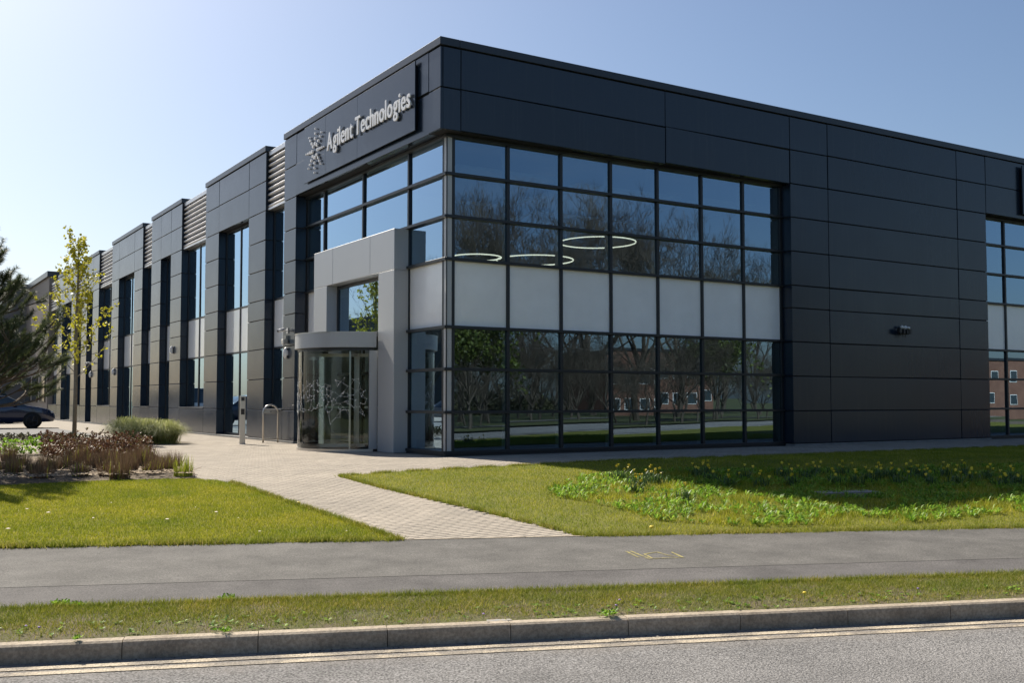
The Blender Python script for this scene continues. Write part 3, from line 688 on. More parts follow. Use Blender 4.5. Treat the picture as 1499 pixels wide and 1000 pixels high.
# entrance portal ------------------------------------------------------------------------------------------
PX = -.03; t_a, t_b, o_a, o_b, pz, oz = 2.20, 7.22, 3.07, 6.30, 5.20, 4.24
por = link('entrance_portal', None, bld)
piece('portal_leg', PX, .40, t_a, o_a-.002, .0, oz+.0, m_portal, por, .008)
piece('portal_leg', PX, .40, o_b+.002, t_b, .0, oz+.0, m_portal, por, .008)
for a, c in ((t_a, 3.55), (3.556, 5.9), (5.906, t_b)): piece('portal_lintel_panel', PX, .40, a, c, oz+.003, pz, m_portal, por, .008)
# window above the revolving door
wn = link('window', None, bld)
for v in (o_a+.04, o_b-.04): piece('window_frame', .26, .34, v-.04, v+.04, 2.83, oz, m_frame, wn, .004)
for z in (2.87, oz-.05): piece('window_frame', .262, .338, o_a+.08, o_b-.08, z-.04, z+.04, m_frame, wn, .004)
pane('pane', 'x', o_a+.07, o_b-.07, 2.9, oz-.08, .29, m_glass, wn)
# revolving door
DC = (.10, 4.60); RC, RG = 1.52, 1.44; ZC0, ZC1 = 2.47, 2.82
rd = link('revolving_door', None, bld, (DC[0], DC[1], 0))
def arc(r, a0, a1, n): return [(r*math.cos(a0+(a1-a0)*i/n), r*math.sin(a0+(a1-a0)*i/n)) for i in range(n+1)]
b = MB(); b.prism(arc(RC, R_(96), R_(264), 40), ZC0, ZC1); b.build('canopy', m_portal, rd)
b = MB(); b.prism(arc(RC+.012, R_(96), R_(264), 40), ZC1+.001, ZC1+.02); b.build('canopy_cap', m_steel, rd)
b = MB(); b.prism(arc(RG-.02, 0, 2*math.pi, 40)[:-1], -.02, .006); b.build('floor_mat', m_black, rd)
def curved(name, r, th, a0, a1, z0, z1, m, n=16, par=rd):
    o_, i_ = arc(r, a0, a1, n), arc(r-th, a0, a1, n); b = MB()
    if m is m_glassl:                                      # outer skin reflects, the inner skin only lets light through
        for L_, mi in ((o_, 0), (i_, 1)):
            b.add([(x,y,z0) for x,y in L_]+[(x,y,z1) for x,y in L_], [(k,k+1,k+n+2,k+n+1) for k in range(n)], mi)
        return b.build(name, [m, m_clear], par, True)
    b.prism(o_ + i_[::-1], z0, z1); return b.build(name, m, par)
A0, A1 = R_(98), R_(262)
curved('drum_base_ring', RG+.02, .06, A0, A1, 0, .06, m_steel, 32); curved('drum_head_ring', RG+.01, .05, A0, A1, 2.40, ZC0-.001, m_frame, 32)
curved('drum_glass', RG, .014, A0, R_(180), .061, 2.40, m_glassl, 24); curved('drum_glass', RG, .014, R_(180), A1, .061, 2.40, m_glassl, 24)
for a in (98, 128, 262):
    c_ = (math.cos(R_(a))*(RG-.005), math.sin(R_(a))*(RG-.005)); b = MB(); yw = .10 if a in (98, 262) else .022; b.box(-.03,.03,-yw,yw,.06,2.40)
    o = b.build('drum_post', m_portal if a in (98,262) else m_steel, rd, loc=(c_[0], c_[1], 0)); o.rotation_euler = (0,0,R_(a))
for a in (60, 150, 240, 330):
    lf = link('door_leaf', None, rd, (0,0,0), (0,0,R_(a))); b = MB()
    b.box(.02,.07,-.02,.02,.05,2.38); b.box(1.33,1.38,-.02,.02,.05,2.38); b.box(.07,1.33,-.02,.02,.05,.13); b.box(.07,1.33,-.02,.02,2.30,2.38)
    b.box(.2,1.2,-.045,-.028,1.02,1.06); b.build('leaf_frame', m_steel, lf); b = MB(); b.box(.07,1.33,-.005,.005,.13,2.30); b.build('leaf_glass', [m_glassl], lf)
# etched network pattern on the drum glass
nodes = []; b = MB(); r = random.Random(3)
for i in range(420):
    a = r.uniform(A0+.1, A1-.1); z = r.gauss(1.28, .22); nodes.append((a, z))
def cyl_pt(a, z, rr=RG+.004): return Vector((rr*math.cos(a), rr*math.sin(a), z))
for i, (a, z) in enumerate(nodes):
    s = r.choice((.005,.007,.012)); b.ball(cyl_pt(a, z), s, 6, 4)
    near = sorted(range(420), key=lambda j: ((nodes[j][0]-a)*RG)**2 + (nodes[j][1]-z)**2)[1:5]
    for j in near[:r.choice((2,3,4))]: b.tube([cyl_pt(a,z), cyl_pt((a+nodes[j][0])/2,(z+nodes[j][1])/2), cyl_pt(*nodes[j])], .0018, 3, False)
b.build('etched_pattern', mat('etching', (.8,.82,.82), .7), rd)
# company sign ---------------------------------------------------------------------------------------------
sg = thing('company_sign', 'dark sign panel reading Agilent Technologies with star of dots above the entrance', 'sign', (-.055, 4.45, 7.24))
b = MB(); b.box(0,.05,-3.3,3.38,.06,1.5); b.build('sign_backing', m_core, sg)
for a, c in ((-3.38,-.2),(-.196,1.9),(1.904,3.46)): piece('sign_panel', -.03, .0, a, c, .0, 1.57, m_clad, sg, .004)
def glyph(ch, hgt, depth):
    cu = bpy.data.curves.new('glyph', 'FONT'); cu.body = ch; cu.size = hgt; cu.extrude = depth/2; cu.offset = hgt*.008; cu.resolution_u = 4
    o = bpy.data.objects.new('glyph', cu); COL.objects.link(o); dg = bpy.context.evaluated_depsgraph_get(); dg.update()
    me = bpy.data.meshes.new_from_object(o.evaluated_get(dg)); bpy.data.objects.remove(o); bpy.data.curves.remove(cu)
    me.materials.clear(); me.materials.append(m_letter)
    bm = bmesh.new()                                        # heavier strokes: the outline thickened sideways
    for dx, dz in ((-.017, -.0012), (.017, .0012), (0, 0)):
        k0 = len(bm.verts); bm.from_mesh(me); bm.verts.ensure_lookup_table(); bmesh.ops.translate(bm, vec=(dx*hgt/.6, 0, dz), verts=bm.verts[k0:])
    bm.to_mesh(me); bm.free(); return me
SX = .66; Hs = .60; word = 'Agilent Technologies'; cur = 0.0; glyphs = []
for ch in word:
    if ch == ' ': cur += .075; continue
    me = glyph(ch, Hs, .03); xs_ = [v.co.x for v in me.vertices]; x0, x1 = min(xs_), max(xs_)
    glyphs.append((me, cur - x0*SX, ch)); cur += (x1 - x0)*SX + .030
tot = cur - .03; fit = 4.92 / tot
for me, x, ch in glyphs:                                    # text runs towards the corner: +x of the glyph is -y of the wall
    o = link('letter', me, sg, (-.08, 6.10 - 4.45 - x*fit, .56)); o.rotation_euler = (R_(90), 0, R_(-90)); o.scale = (SX*fit, 1.1, 1)
sc_, sz_ = (7.0 - 4.45, .75), .60
for k in range(8):
    a = R_(45*k + 2)
    for r_, s_ in ((.60,.030),(.47,.038),(.33,.047),(.19,.055)):
        b = MB(); b.tube([(0,0,0),(-.04,0,0)], s_*.85, 12); b.build('emblem_dot', m_letter, sg, loc=(-.05, sc_[0]+math.cos(a)*r_*1.05, sc_[1]+math.sin(a)*r_))
s2 = thing('wall_sign', 'dark raised sign panel on the parapet beyond the plain panels', 'sign', (23.2, -.02, 7.2))
b = MB(); b.box(-2,2,-.06,.018,.06,1.5); b.build('sign_backing', m_core, s2); piece('sign_panel', -2.1, 2.1, -.10, -.061, 0, 1.57, m_clad, s2, .004)
b = MB(); b.tube([(0,0,0),(0,-.05,0)], .035, 12); b.build('emblem_dot', m_letter, s2, loc=(-1.72, -.12, .8))

# wall fittings ---------------------------------------------------------------------------------------------
def cam_fit(name, label, loc, rz, group=None, lamp=True):
    t = thing(name, label, 'security camera', loc, rz, group)
    b = MB(); b.box(-.05,.05,-.02,.0,-.08,.08); b.build('wall_plate', m_plast, t)
    b = MB(); b.tube([(0,-.01,0),(0,-.16,.0)], .022, 8); b.build('arm', m_plast, t)
    b = MB(); b.tube([(0,-.14,.03),(.02,-.30,-.02)], .05, 12); b.ball((0,-.13,.03), .052, 12, 8); b.build('camera_body', m_plast, t, True)
    b = MB(); b.tube([(.02,-.295,-.018),(.021,-.31,-.023)], .04, 12); b.build('lens', m_black, t)
    return t
# on the left wall outward is -x: local -y turned by -90 degrees
cam_fit('security_camera', 'small white bullet security camera above the wall lamp beside the entrance', (-.005, 9.30, 3.22), R_(-90))
def lamp_fit(label, loc, sc=1.0, group=None):
    t = thing('wall_lamp', label, 'wall lamp', loc, R_(-90), group)
    b = MB(); b.box(-.08,.08,-.04,0,-.14,.14); b.build('housing', m_black, t)
    b = MB(); b.ball((0,-.03,0), .10, 12, 8, .95, .9, 1.7); b.build('shade', m_plast, t, True); t.scale = (sc,)*3; return t
lamp_fit('rounded white wall lamp below the camera beside the revolving door', (-.005, 9.34, 2.58))
lamp_fit('rounded white wall lamp on the pier next to the sill window, beyond the tussock grass', (-.005, 33.4, 2.6), 1.0)
lamp_fit('rounded white wall lamp half behind the young tree', (-.005, 39.3, 2.6), 1.0)
cam_fit('security_camera', 'white camera on a bracket above the lamp behind the young tree', (-.005, 39.3, 3.2), R_(-90))
t = thing('door_sensor', 'small grey sensor box between the camera and lamp beside the entrance', 'sensor', (-.005, 9.32, 2.92), R_(-90))
b = MB(); b.box(-.02,.02,-.07,0,-.03,.16); b.build('bracket', m_steel, t); piece('sensor_box', -.09, .09, -.16, -.02, -.08, .05, m_steel, t, .012)
t = thing('alarm_box', 'small pale alarm box alone on the pier between two recesses', 'alarm box', (-.005, 22.3, 3.2), R_(-90))
piece('box_body', -.09, .09, -.09, 0, -.15, .15, m_plast, t, .03); piece('box_cover', -.055, .055, -.115, -.088, -.1, .1, m_plast, t, .01)
t = thing('security_camera', 'twin white security cameras with black floodlights on the plain panelled wall', 'security camera', (15.07, -.005, 3.25), 0); t.scale = (.78,)*3
b = MB(); b.box(-.14,.14,-.03,0,-.12,.08); b.build('wall_plate', m_black, t); b = MB(); b.tube([(-.25,-.16,-.16),(.25,-.16,-.16)], .02, 6); b.tube([(0,0,-.05),(0,-.16,-.16)], .02, 6); b.build('bracket', m_black, t)
for s in (-1, 1):
    b = MB(); b.ball((s*.10,-.14,.10), .062, 12, 8); b.tube([(s*.10,-.14,.10),(s*.10+.11,-.26,.06)], .043, 10); b.build('camera_body', m_plast, t, True)
    piece('floodlight', s*.27-.07, s*.27+.07, -.24, -.12, -.14, .04, m_black, t, .015); piece('infrared_lamp', s*.09-.045, s*.09+.045, -.26, -.15, -.16, .01, m_black, t, .012)
    b = MB(); b.tube([(s*.07+.03*math.cos(a/8*6.28), -.15, -.23+.05*math.sin(a/8*6.28)) for a in range(9)], .008, 5, False); b.build('cable_loop', m_black, t)
# card post and hoop
p = gpix(354.5, 650.5); t = thing('card_reader_post', 'square stainless steel card reader post standing on the paving', 'post', (p.x, p.y, 0), R_(-12))
piece('post_body', -.075, .075, -.06, .06, 0, 1.34, m_steel, t, .008); piece('reader', -.05, .05, -.068, -.058, .82, .98, m_black, t, .006); piece('intercom', -.045, .045, -.067, -.058, 1.20, 1.30, m_rim, t, .004)
piece('base_plate', -.10, .10, -.085, .085, .0, .012, m_steel, t, .003)
p1, p2 = gpix(385, 648.5), gpix(406.5, 648); mid = (p1+p2)/2; ang = math.atan2(p2.y-p1.y, p2.x-p1.x); hw = (p2-p1).length/2
t = thing('steel_hoop', 'round-topped stainless steel hoop with a crossbar panel beside the entrance', 'hoop', (mid.x, mid.y, 0), ang)
H_ = 1.08; rr = min(.22, hw); pts = [(-hw,0,0),(-hw,0,H_-rr)] + [(-hw+rr-rr*math.cos(a*math.pi/16), 0, H_-rr+rr*math.sin(a*math.pi/16)) for a in range(1,9)] + [(hw-rr+rr*math.sin(a*math.pi/16), 0, H_-rr+rr*math.cos(a*math.pi/16)) for a in range(1,9)] + [(hw,0,0)]
b = MB(); b.tube(pts, .026, 10); b.build('tube', m_steel, t, True); piece('top_plate', -hw, hw, -.012, .012, .84, .94, m_steel, t, .004); piece('lower_rail', -hw, hw, -.012, .012, .08, .14, m_steel, t, .004)
b = MB(); b.tube([(0,-.012,.89),(0,-.018,.89)], .018, 10); b.build('keyhole', m_black, t)
# ------------------------------------------------------------------ planting
def flare(P, h, wd, lean):
    V, F = blades(P, np.zeros(len(P)), h, wd, lean*.5); V = V.reshape(-1,3,3); V[:,2,:2] += P*.45; V[:,2,2] *= 1 - .25*(np.linalg.norm(P,axis=1)/.2)**2; return V.reshape(-1,3), F
def clump(name, p, mats, nst, h, rad, wdt, lean, label, cat, group, shoots=0):
    t = thing(name, label, cat, p, 0, group)
    a = rng.uniform(0, 6.28, nst); d = rad*np.sqrt(rng.uniform(0, 1, nst)); P = np.stack([d*np.cos(a), d*np.sin(a)], -1)
    V1, F1 = flare(P, h, wdt, lean); link('stems', npmesh('stems', V1, F1, mats[0]), t)
    if shoots:
        a = rng.uniform(0, 6.28, shoots); d = rad*1.05*np.sqrt(rng.uniform(.2, 1, shoots)); P = np.stack([d*np.cos(a), d*np.sin(a)], -1)
        V1, F1 = blades(P, np.zeros(shoots), h*.8, wdt*1.9, lean*.6); link('shoots', npmesh('shoots', V1, F1, mats[1]), t)
    return t
spots = [(20,698),(50,694),(86,690),(118,698),(148,688),(160,697),(190,693),(222,694),(244,690),(268,698),(70,684),(104,681),(135,682),(176,682),(205,683),(232,684),(252,683),(30,682),(8,690),(60,700),(175,702),(12,676),(160,676),(190,677),(216,677),(120,676)]
for i, (a_, b_) in enumerate(spots):
    p = gpix(a_, b_); sunny = i in (9,)
    if sunny: clump('green_shoot_plant', p, (m_shoot, m_shoot), 90, .36, .14, .007, .12, 'yellow-green shooting plant at the tip of the planting bed', 'plant', None, 40)
    else: clump('cut_back_plant', p, (m_dead, m_shoot), 300, .30*random.uniform(.8,1.2), .15*random.uniform(.8,1.25), .0050, .25, 'cut-back clump of upright brown stems in the planting bed', 'plant', 'cut-back brown plants', random.choice((6,14,34)))
redp = [tuple(gpix(*q)[:2]) for q in ((55,664),(100,660),(160,658),(205,660),(226,668),(205,674),(120,675),(65,672))]
rp = np.array(redp); P = rpoly(95000, redp, rp.min(0), rp.max(0))[:2600]
hm = .20 + .16*np.sin(P[:,0]*4.1+.5)*np.sin(P[:,1]*2.7) + .10*np.sin(P[:,0]*9+P[:,1]*3)
V1, F1 = leafset(P, rng.uniform(0, 1, len(P))*np.maximum(.08, hm+.1), .075, .9, .42, 6)
link('red_shrub_mass', npmesh('leaves', V1, F1, m_red), kind='stuff', label='low dark red-brown shrub mass along the back of the bed', cat='shrubs')
for (a_, b_) in ((12,668),(40,667)):
    p = gpix(a_, b_); t = thing('leafy_shrub', 'bright green leafy shrub beside the red-brown shrub mass', 'shrub', p, 0, 'green shrubs'); P = rng.normal(0,.25,(70,2)); V1, F1 = leafset(P, rng.uniform(.02,.35,70), .09, .8, .5, 6); link('foliage', npmesh('leaves', V1, F1, m_weed), t)
# strip of low planting further back
strip2 = [(-14,11.6),(-7.2,11.7),(-5.4,11.9),(-4.6,12.8),(-4.4,16.2),(-5.4,16.6),(-14,15.2)]
P = rpoly(9000, strip2, (-14,11), (-4,17))[:2200]; V1, F1 = leafset(P, rng.uniform(.0,.16,len(P)), .10, .8, .4, 6)
link('ground_cover', npmesh('leaves', V1, F1, island('dull_leaf', [(0,(.07,.08,.03)),(.5,(.13,.10,.06)),(1,(.16,.18,.05))], .6)), kind='stuff', label='low dull ground cover in the strip by the car park', cat='ground cover')
# mulch
def mul(i):
    while True:
        x, y = random.uniform(-10.5,-5.2), random.uniform(-2.2,4)
        if inpoly(np.array([(x,y)]), bed)[0]: return (x, y, .012)
V1, F1 = chips(11000, mul, lambda: random.uniform(.006,.028), .35)
link('bark_mulch', npmesh('mulch', V1, F1, m_mulch), kind='stuff', label='loose bark chips covering the planting bed', cat='mulch')
b = MB()
for i in range(420):
    x, y, z_ = mul(0)
    if y > .5: continue
    a = random.uniform(0,6.28); l_ = random.uniform(.05,.25); b.tube([(x,y,.02),(x+math.cos(a)*l_, y+math.sin(a)*l_, .03+random.random()*.04)], .004, 3, False)
b.build('dead_stalks', m_mulch, kind='stuff', label='pale dead stalks lying on the bed edge', cat='stalks')
# arching tussock grass
def tussock(p, h, rad, n, label):
    t = thing('tussock_grass', label, 'ornamental grass', p, 0, 'tussock grasses')
    a = rng.uniform(0, 6.28, n); out = rad*np.sqrt(rng.uniform(.02, 1, n)); hh = h*rng.uniform(.6, 1.1, n)*(1-.35*(out/rad)**2); wv = .0042
    base = rng.normal(0, rad*.16, (n, 2)); ca, sa = np.cos(a), np.sin(a); V = np.zeros((n, 7, 3))
    for k, (q, zf) in enumerate(((0,0),(.35,.75),(.7,1.0))):
        for s, o in ((-1,0),(1,1)):
            V[:,2*k+o,0] = base[:,0]+ca*out*q - s*sa*wv*(1-q*.5); V[:,2*k+o,1] = base[:,1]+sa*out*q + s*ca*wv*(1-q*.5); V[:,2*k+o,2] = hh*zf
    V[:,6,0] = base[:,0]+ca*out*1.12; V[:,6,1] = base[:,1]+sa*out*1.12; V[:,6,2] = hh*rng.uniform(.45,.95,n)
    Q = np.array([(0,1,3,2),(2,3,5,4),(4,5,6,6)]); Fq = (np.arange(n)[:,None,None]*7 + Q[:2]).reshape(-1,4)
    me = npmesh('tussock', V.reshape(-1,3), Fq, m_tuss); link('blades', me, t)
    tri = np.zeros((n,3,3)); tri[:,0] = V[:,4]; tri[:,1] = V[:,5]; tri[:,2] = V[:,6]; link('blade_tips', npmesh('tips', tri.reshape(-1,3), np.arange(3*n).reshape(n,3), m_tuss), t)
for (a_, b_, h_, r_, n_) in ((186,649,.74,.75,3400),(214,650,.70,.78,3600),(243,650,.66,.68,3000)):
    p = gpix(a_, b_); tussock(p, h_, r_, n_, 'arching pale green tussock grass growing before the panelled wall')

# ------------------------------------------------------------------ trees
def grow(b, p, d, ln, r, depth, rnd, split=(2,3), spread=.55, up=.15, minr=.01, ends=None, segs=3, shrink=.72, rs=.62):
    pts = [p.copy()]; rad = [r]; q = p.copy(); dd = d.copy()
    for i in range(segs):
        dd = (dd + Vector((rnd.gauss(0,.12), rnd.gauss(0,.12), rnd.gauss(0,.08)+up*.3))).normalized(); q = q + dd*(ln/segs); pts.append(q.copy()); rad.append(r*(1-(1-rs)*(i+1)/segs))
    b.tube(pts, rad, 6 if r > .06 else 3, False)
    if ends is not None and depth <= 1: ends.append((pts[-1].copy(), dd.copy()))
    if depth == 0: return
    n = rnd.randint(*split)
    for k in range(n):
        j = len(pts)-1 if k < 2 else rnd.randint(1, len(pts)-1)
        a = rnd.uniform(0, 6.28); o = dd.orthogonal().normalized(); o2 = dd.cross(o); e = (dd + (o*math.cos(a)+o2*math.sin(a))*rnd.uniform(.5,1.2)*spread*1.6 + Vector((0,0,up))).normalized()
        grow(b, pts[j], e, ln*shrink*rnd.uniform(.75,1.15), max(minr, rad[j]*rnd.uniform(.55,.8)), depth-1, rnd, split, spread, up, minr, ends, segs, shrink, rs)
def bare_tree_mesh(seed, leaves=0):
    rnd = random.Random(seed); b = MB(); ends = []
    grow(b, Vector((0,0,-.2)), Vector((0,0,1)), 3.4, .21, 0, rnd, segs=4, rs=.8)
    for k in range(6):
        a = k*1.05 + rnd.random(); z0 = 2.2 + rnd.random()*1.1; e = Vector((math.cos(a)*.75, math.sin(a)*.75, 1)).normalized()
        grow(b, Vector((0,0,z0)), e, 3.4*rnd.uniform(.8,1.15), .10, 6, rnd, (2,4), .50, .14, .0085, ends)
    grow(b, Vector((0,0,3.1)), Vector((0,0,1)), 3.4, .15, 6, rnd, (3,4), .5, .2, .0085, ends)
    zt = max(v[2] for v in b.v); s = 15.0/zt; b.v = [(x*s,y*s,z_*s) for x,y,z_ in b.v]
    return b.mesh('bare_branches', m_twig), [(e*s, d) for e, d in ends]
def leaf_cards(P, size, m, name, per=1):
    n = len(P); a = rng.normal(0,1,(n,3)); a /= np.linalg.norm(a,axis=1)[:,None]; c = rng.normal(0,1,(n,3)); c = np.cross(a,c); c /= np.linalg.norm(c,axis=1)[:,None]
    s = size*rng.uniform(.6,1.3,n)[:,None]; V = np.stack([P-a*s, P+c*s*.62, P+a*s, P-c*s*.62], 1).reshape(-1,3)
    return npmesh(name, V, np.arange(4*n).reshape(n,4), m)
bt = [bare_tree_mesh(11), bare_tree_mesh(23), bare_tree_mesh(37)]
m_green = island('spring_leaf', [(0,(.05,.08,.015)),(1,(.14,.17,.03))], .5, None, .3)
def far_tree(p, h, k, label, leafy=0, group=None, lm=None):
    t = thing('broad_tree', label, 'tree', p, random.uniform(0,6), group); s = h/15.0
    o = link('branches', bt[k][0], t); o.scale = (s,)*3
    if leafy:
        E = np.array([e for e, d in bt[k][1]]); P = E[rng.integers(0, len(E), leafy)]*s + rng.normal(0,.25,(leafy,3)); P = P[P[:,2] > .3]
        link('leaves', leaf_cards(P, .13, lm or m_green, 'leaves'), t)
ZG = -.4
for i, (px_, py_, Y, leafy) in enumerate(((676,272,-50,0),(712,275,-56,0),(775,258,-52,0),(866,264,-50,0),(934,276,-56,0),(992,300,-60,0),(1052,338,-62,0),(820,300,-66,0),(1105,400,-64,4000))):
    p = refl_r(px_, py_, Y); far_tree((p.x, p.y, ZG), p.z-ZG, i % 3, 'tall bare tree across the road mirrored in the side glazing' if not leafy else 'small tree with fresh leaves across the road', leafy, 'bare trees across the road' if not leafy else None)
p = refl_r(690, 478, -34); far_tree((p.x, p.y, ZG), p.z-ZG+2, 1, 'ivy green leafy tree across the road', 7000)
p = refl_r(1048, 492, -44); far_tree((p.x, p.y, ZG), p.z-ZG+1, 2, 'yellow-green spring tree across the road', 4500, None, m_green)
p = refl_l(632, 372, -48); far_tree((p.x, p.y, 0), p.z, 0, 'lone bare tree beyond the car park')
for i in range(26):
    px_ = 662 + i*19 + random.uniform(-6, 6); p = refl_r(px_, 500, random.uniform(-50,-39)); far_tree((p.x, p.y, ZG), random.uniform(4.5, 8), i % 3, 'low bushy bare tree of the thicket across the road', 0, 'thicket across the road')
# undergrowth hedge across the road
P = np.stack([rng.uniform(-40, 90, 95000), rng.uniform(-3, 3, 95000), rng.uniform(0, 1, 95000)**1.3], -1); hh = np.where(P[:,0] < 34, 6.5, 2.0) + 1.2*np.sin(P[:,0]*.7) + .6*np.sin(P[:,0]*1.9+1)
P[:,2] = P[:,2]*np.maximum(.3,hh); c0 = O0 + NV*-46; Q = c0 + U*P[:,:1] + NV*P[:,1:2]; Pw = np.concatenate([Q, P[:,2:3]+ZG], 1)
link('hedge', leaf_cards(Pw, .2, island('hedge_leaf', [(0,(.045,.036,.022)),(.5,(.055,.06,.022)),(1,(.085,.075,.04))], .7), 'leaves'), kind='stuff', label='rough hedge and undergrowth across the road', cat='hedge')

# pine ------------------------------------------------------------------------------------------------------
def pine():
    rnd = random.Random(5); base = gpix(-120, 682); t = thing('pine_tree', 'dark green pine with bristly needle tufts reaching over the planting bed', 'tree', (base.x, base.y, 0))
    b = MB(); tips = []
    H = 4.5; b.tube([(0,0,-.1),(.05,.02,1.6),(0,.05,2.9),(.03,0,H-.5)], [.16,.13,.09,.035], 10, True)
    trunk = b
    def sub(p, d, ln, r, depth):
        pts = [p.copy()]; q = p.copy(); dd = d.copy(); n = 4
        for i in range(n):
            dd = (dd + Vector((rnd.gauss(0,.12), rnd.gauss(0,.12), rnd.gauss(.05,.07)))).normalized(); q = q + dd*ln/n; pts.append(q.copy())
        br.tube(pts, [r*(1-.6*i/n) for i in range(n+1)], 5, False)
        if depth == 0: tips.append((pts[-2], pts[-1])); tips.append((pts[-3], pts[-2])) if rnd.random() < .55 else None; return
        for k in range(4 if depth == 2 else 4):
            j = [4,4,3,2][k]; a = rnd.uniform(-1,1)*.95; o = dd.cross(Vector((0,0,1))).normalized()
            e = (dd*math.cos(a) + o*math.sin(a) + Vector((0,0,rnd.uniform(-.1,.35)))).normalized(); sub(pts[j], e, ln*rnd.uniform(.42,.6), r*.5, depth-1)
    br = MB()
    rgt = Vector((RT.x, RT.y, 0))
    for z in np.linspace(.85, H-.7, 9):
        nb = 8 if z < 2.8 else 6
        for k in range(nb):
            a = k*6.283/nb + rnd.uniform(-.35,.35) + z*2.1; f = 1 - .62*(z/H); e = Vector((math.cos(a), math.sin(a), .12+z*.06)).normalized()
            sub(Vector((0,0,z)), e, 1.75*f*rnd.uniform(.85,1.2), .045*f+.012, 2)
    sub(Vector((0,0,H-.6)), Vector((0,0,1)), .6, .03, 1)
    trunk.build('trunk', m_bark, t, True); br.build('branches', m_bark, t)
    Vn = []
    for p0, p1 in tips:
        d = (p1-p0).normalized(); ln = rnd.uniform(.20,.32); nn = 150; o = d.orthogonal().normalized(); o2 = d.cross(o)
        for i in range(nn):
            q = i/nn; s_ = p1 + d*(ln*(q-.55)); a = rnd.uniform(0,6.28); e = (d*rnd.uniform(.35,.9) + (o*math.cos(a)+o2*math.sin(a))).normalized(); l_ = rnd.uniform(.07,.115); w_ = e.orthogonal().normalized()*.0042
            Vn += [s_-w_, s_+w_, s_+e*l_]
    Vn = np.array([tuple(v) for v in Vn]); link('needles', npmesh('needles', Vn, np.arange(len(Vn)).reshape(-1,3), m_pine), t)
pine()
# young tree ------------------------------------------------------------------------------------------------
def sapling():
    rnd = random.Random(9); p = gpix(108.5, 644); t = thing('young_tree', 'slender young tree with sparse yellow-green spring leaves', 'tree', (p.x, p.y, 0))
    b = MB(); H = 6.3; b.tube([(0,0,-.05),(.01,0,1.6),(-.01,.02,3.4),(.02,0,5.0),(0,0,H)], [.068,.058,.045,.028,.008], 8); b.build('trunk', m_bark2, t, True)
    br = MB(); pts_l = []
    for i in range(34):
        z = 1.9 + (H-2.2)*(i/33)**.95; a = i*2.4 + rnd.uniform(-.3,.3); f = max(.16, 1 - ((z-1.9)/(H-1.9))**.9); ln = 2.0*f*rnd.uniform(.7,1.15)+.15
        d = Vector((math.cos(a), math.sin(a), .75 + .5*rnd.random())).normalized(); q = Vector((0,0,z)); pts = [q.copy()]
        for k in range(6):
            d = (d + Vector((rnd.gauss(0,.1), rnd.gauss(0,.1), .06))).normalized(); q = q + d*ln/6; pts.append(q.copy())
        br.tube(pts, [.014*(1-.12*k) for k in range(7)], 4, False)
        for k in range(1,7):
            for m_ in range(rnd.randint(1,4)): pts_l.append(pts[k] + Vector((rnd.gauss(0,.06), rnd.gauss(0,.06), rnd.gauss(0,.06))))
            if rnd.random() < .55:
                e = (d + Vector((rnd.gauss(0,.6), rnd.gauss(0,.6), .1))).normalized(); l2 = rnd.uniform(.15,.4)*(.4+f); br.tube([pts[k], pts[k]+e*l2], [.006,.003], 3, False)
                for m_ in range(4): pts_l.append(pts[k]+e*l2*rnd.uniform(.4,1.1) + Vector((rnd.gauss(0,.04), rnd.gauss(0,.04), rnd.gauss(0,.04))))
    br.build('branches', m_bark2, t)
    P = np.array([tuple(v) for v in pts_l]); P = np.repeat(P, 3, 0); P = P + rng.normal(0,.03,P.shape); link('leaves', leaf_cards(P, .050, m_lime, 'leaves'), t)
sapling()

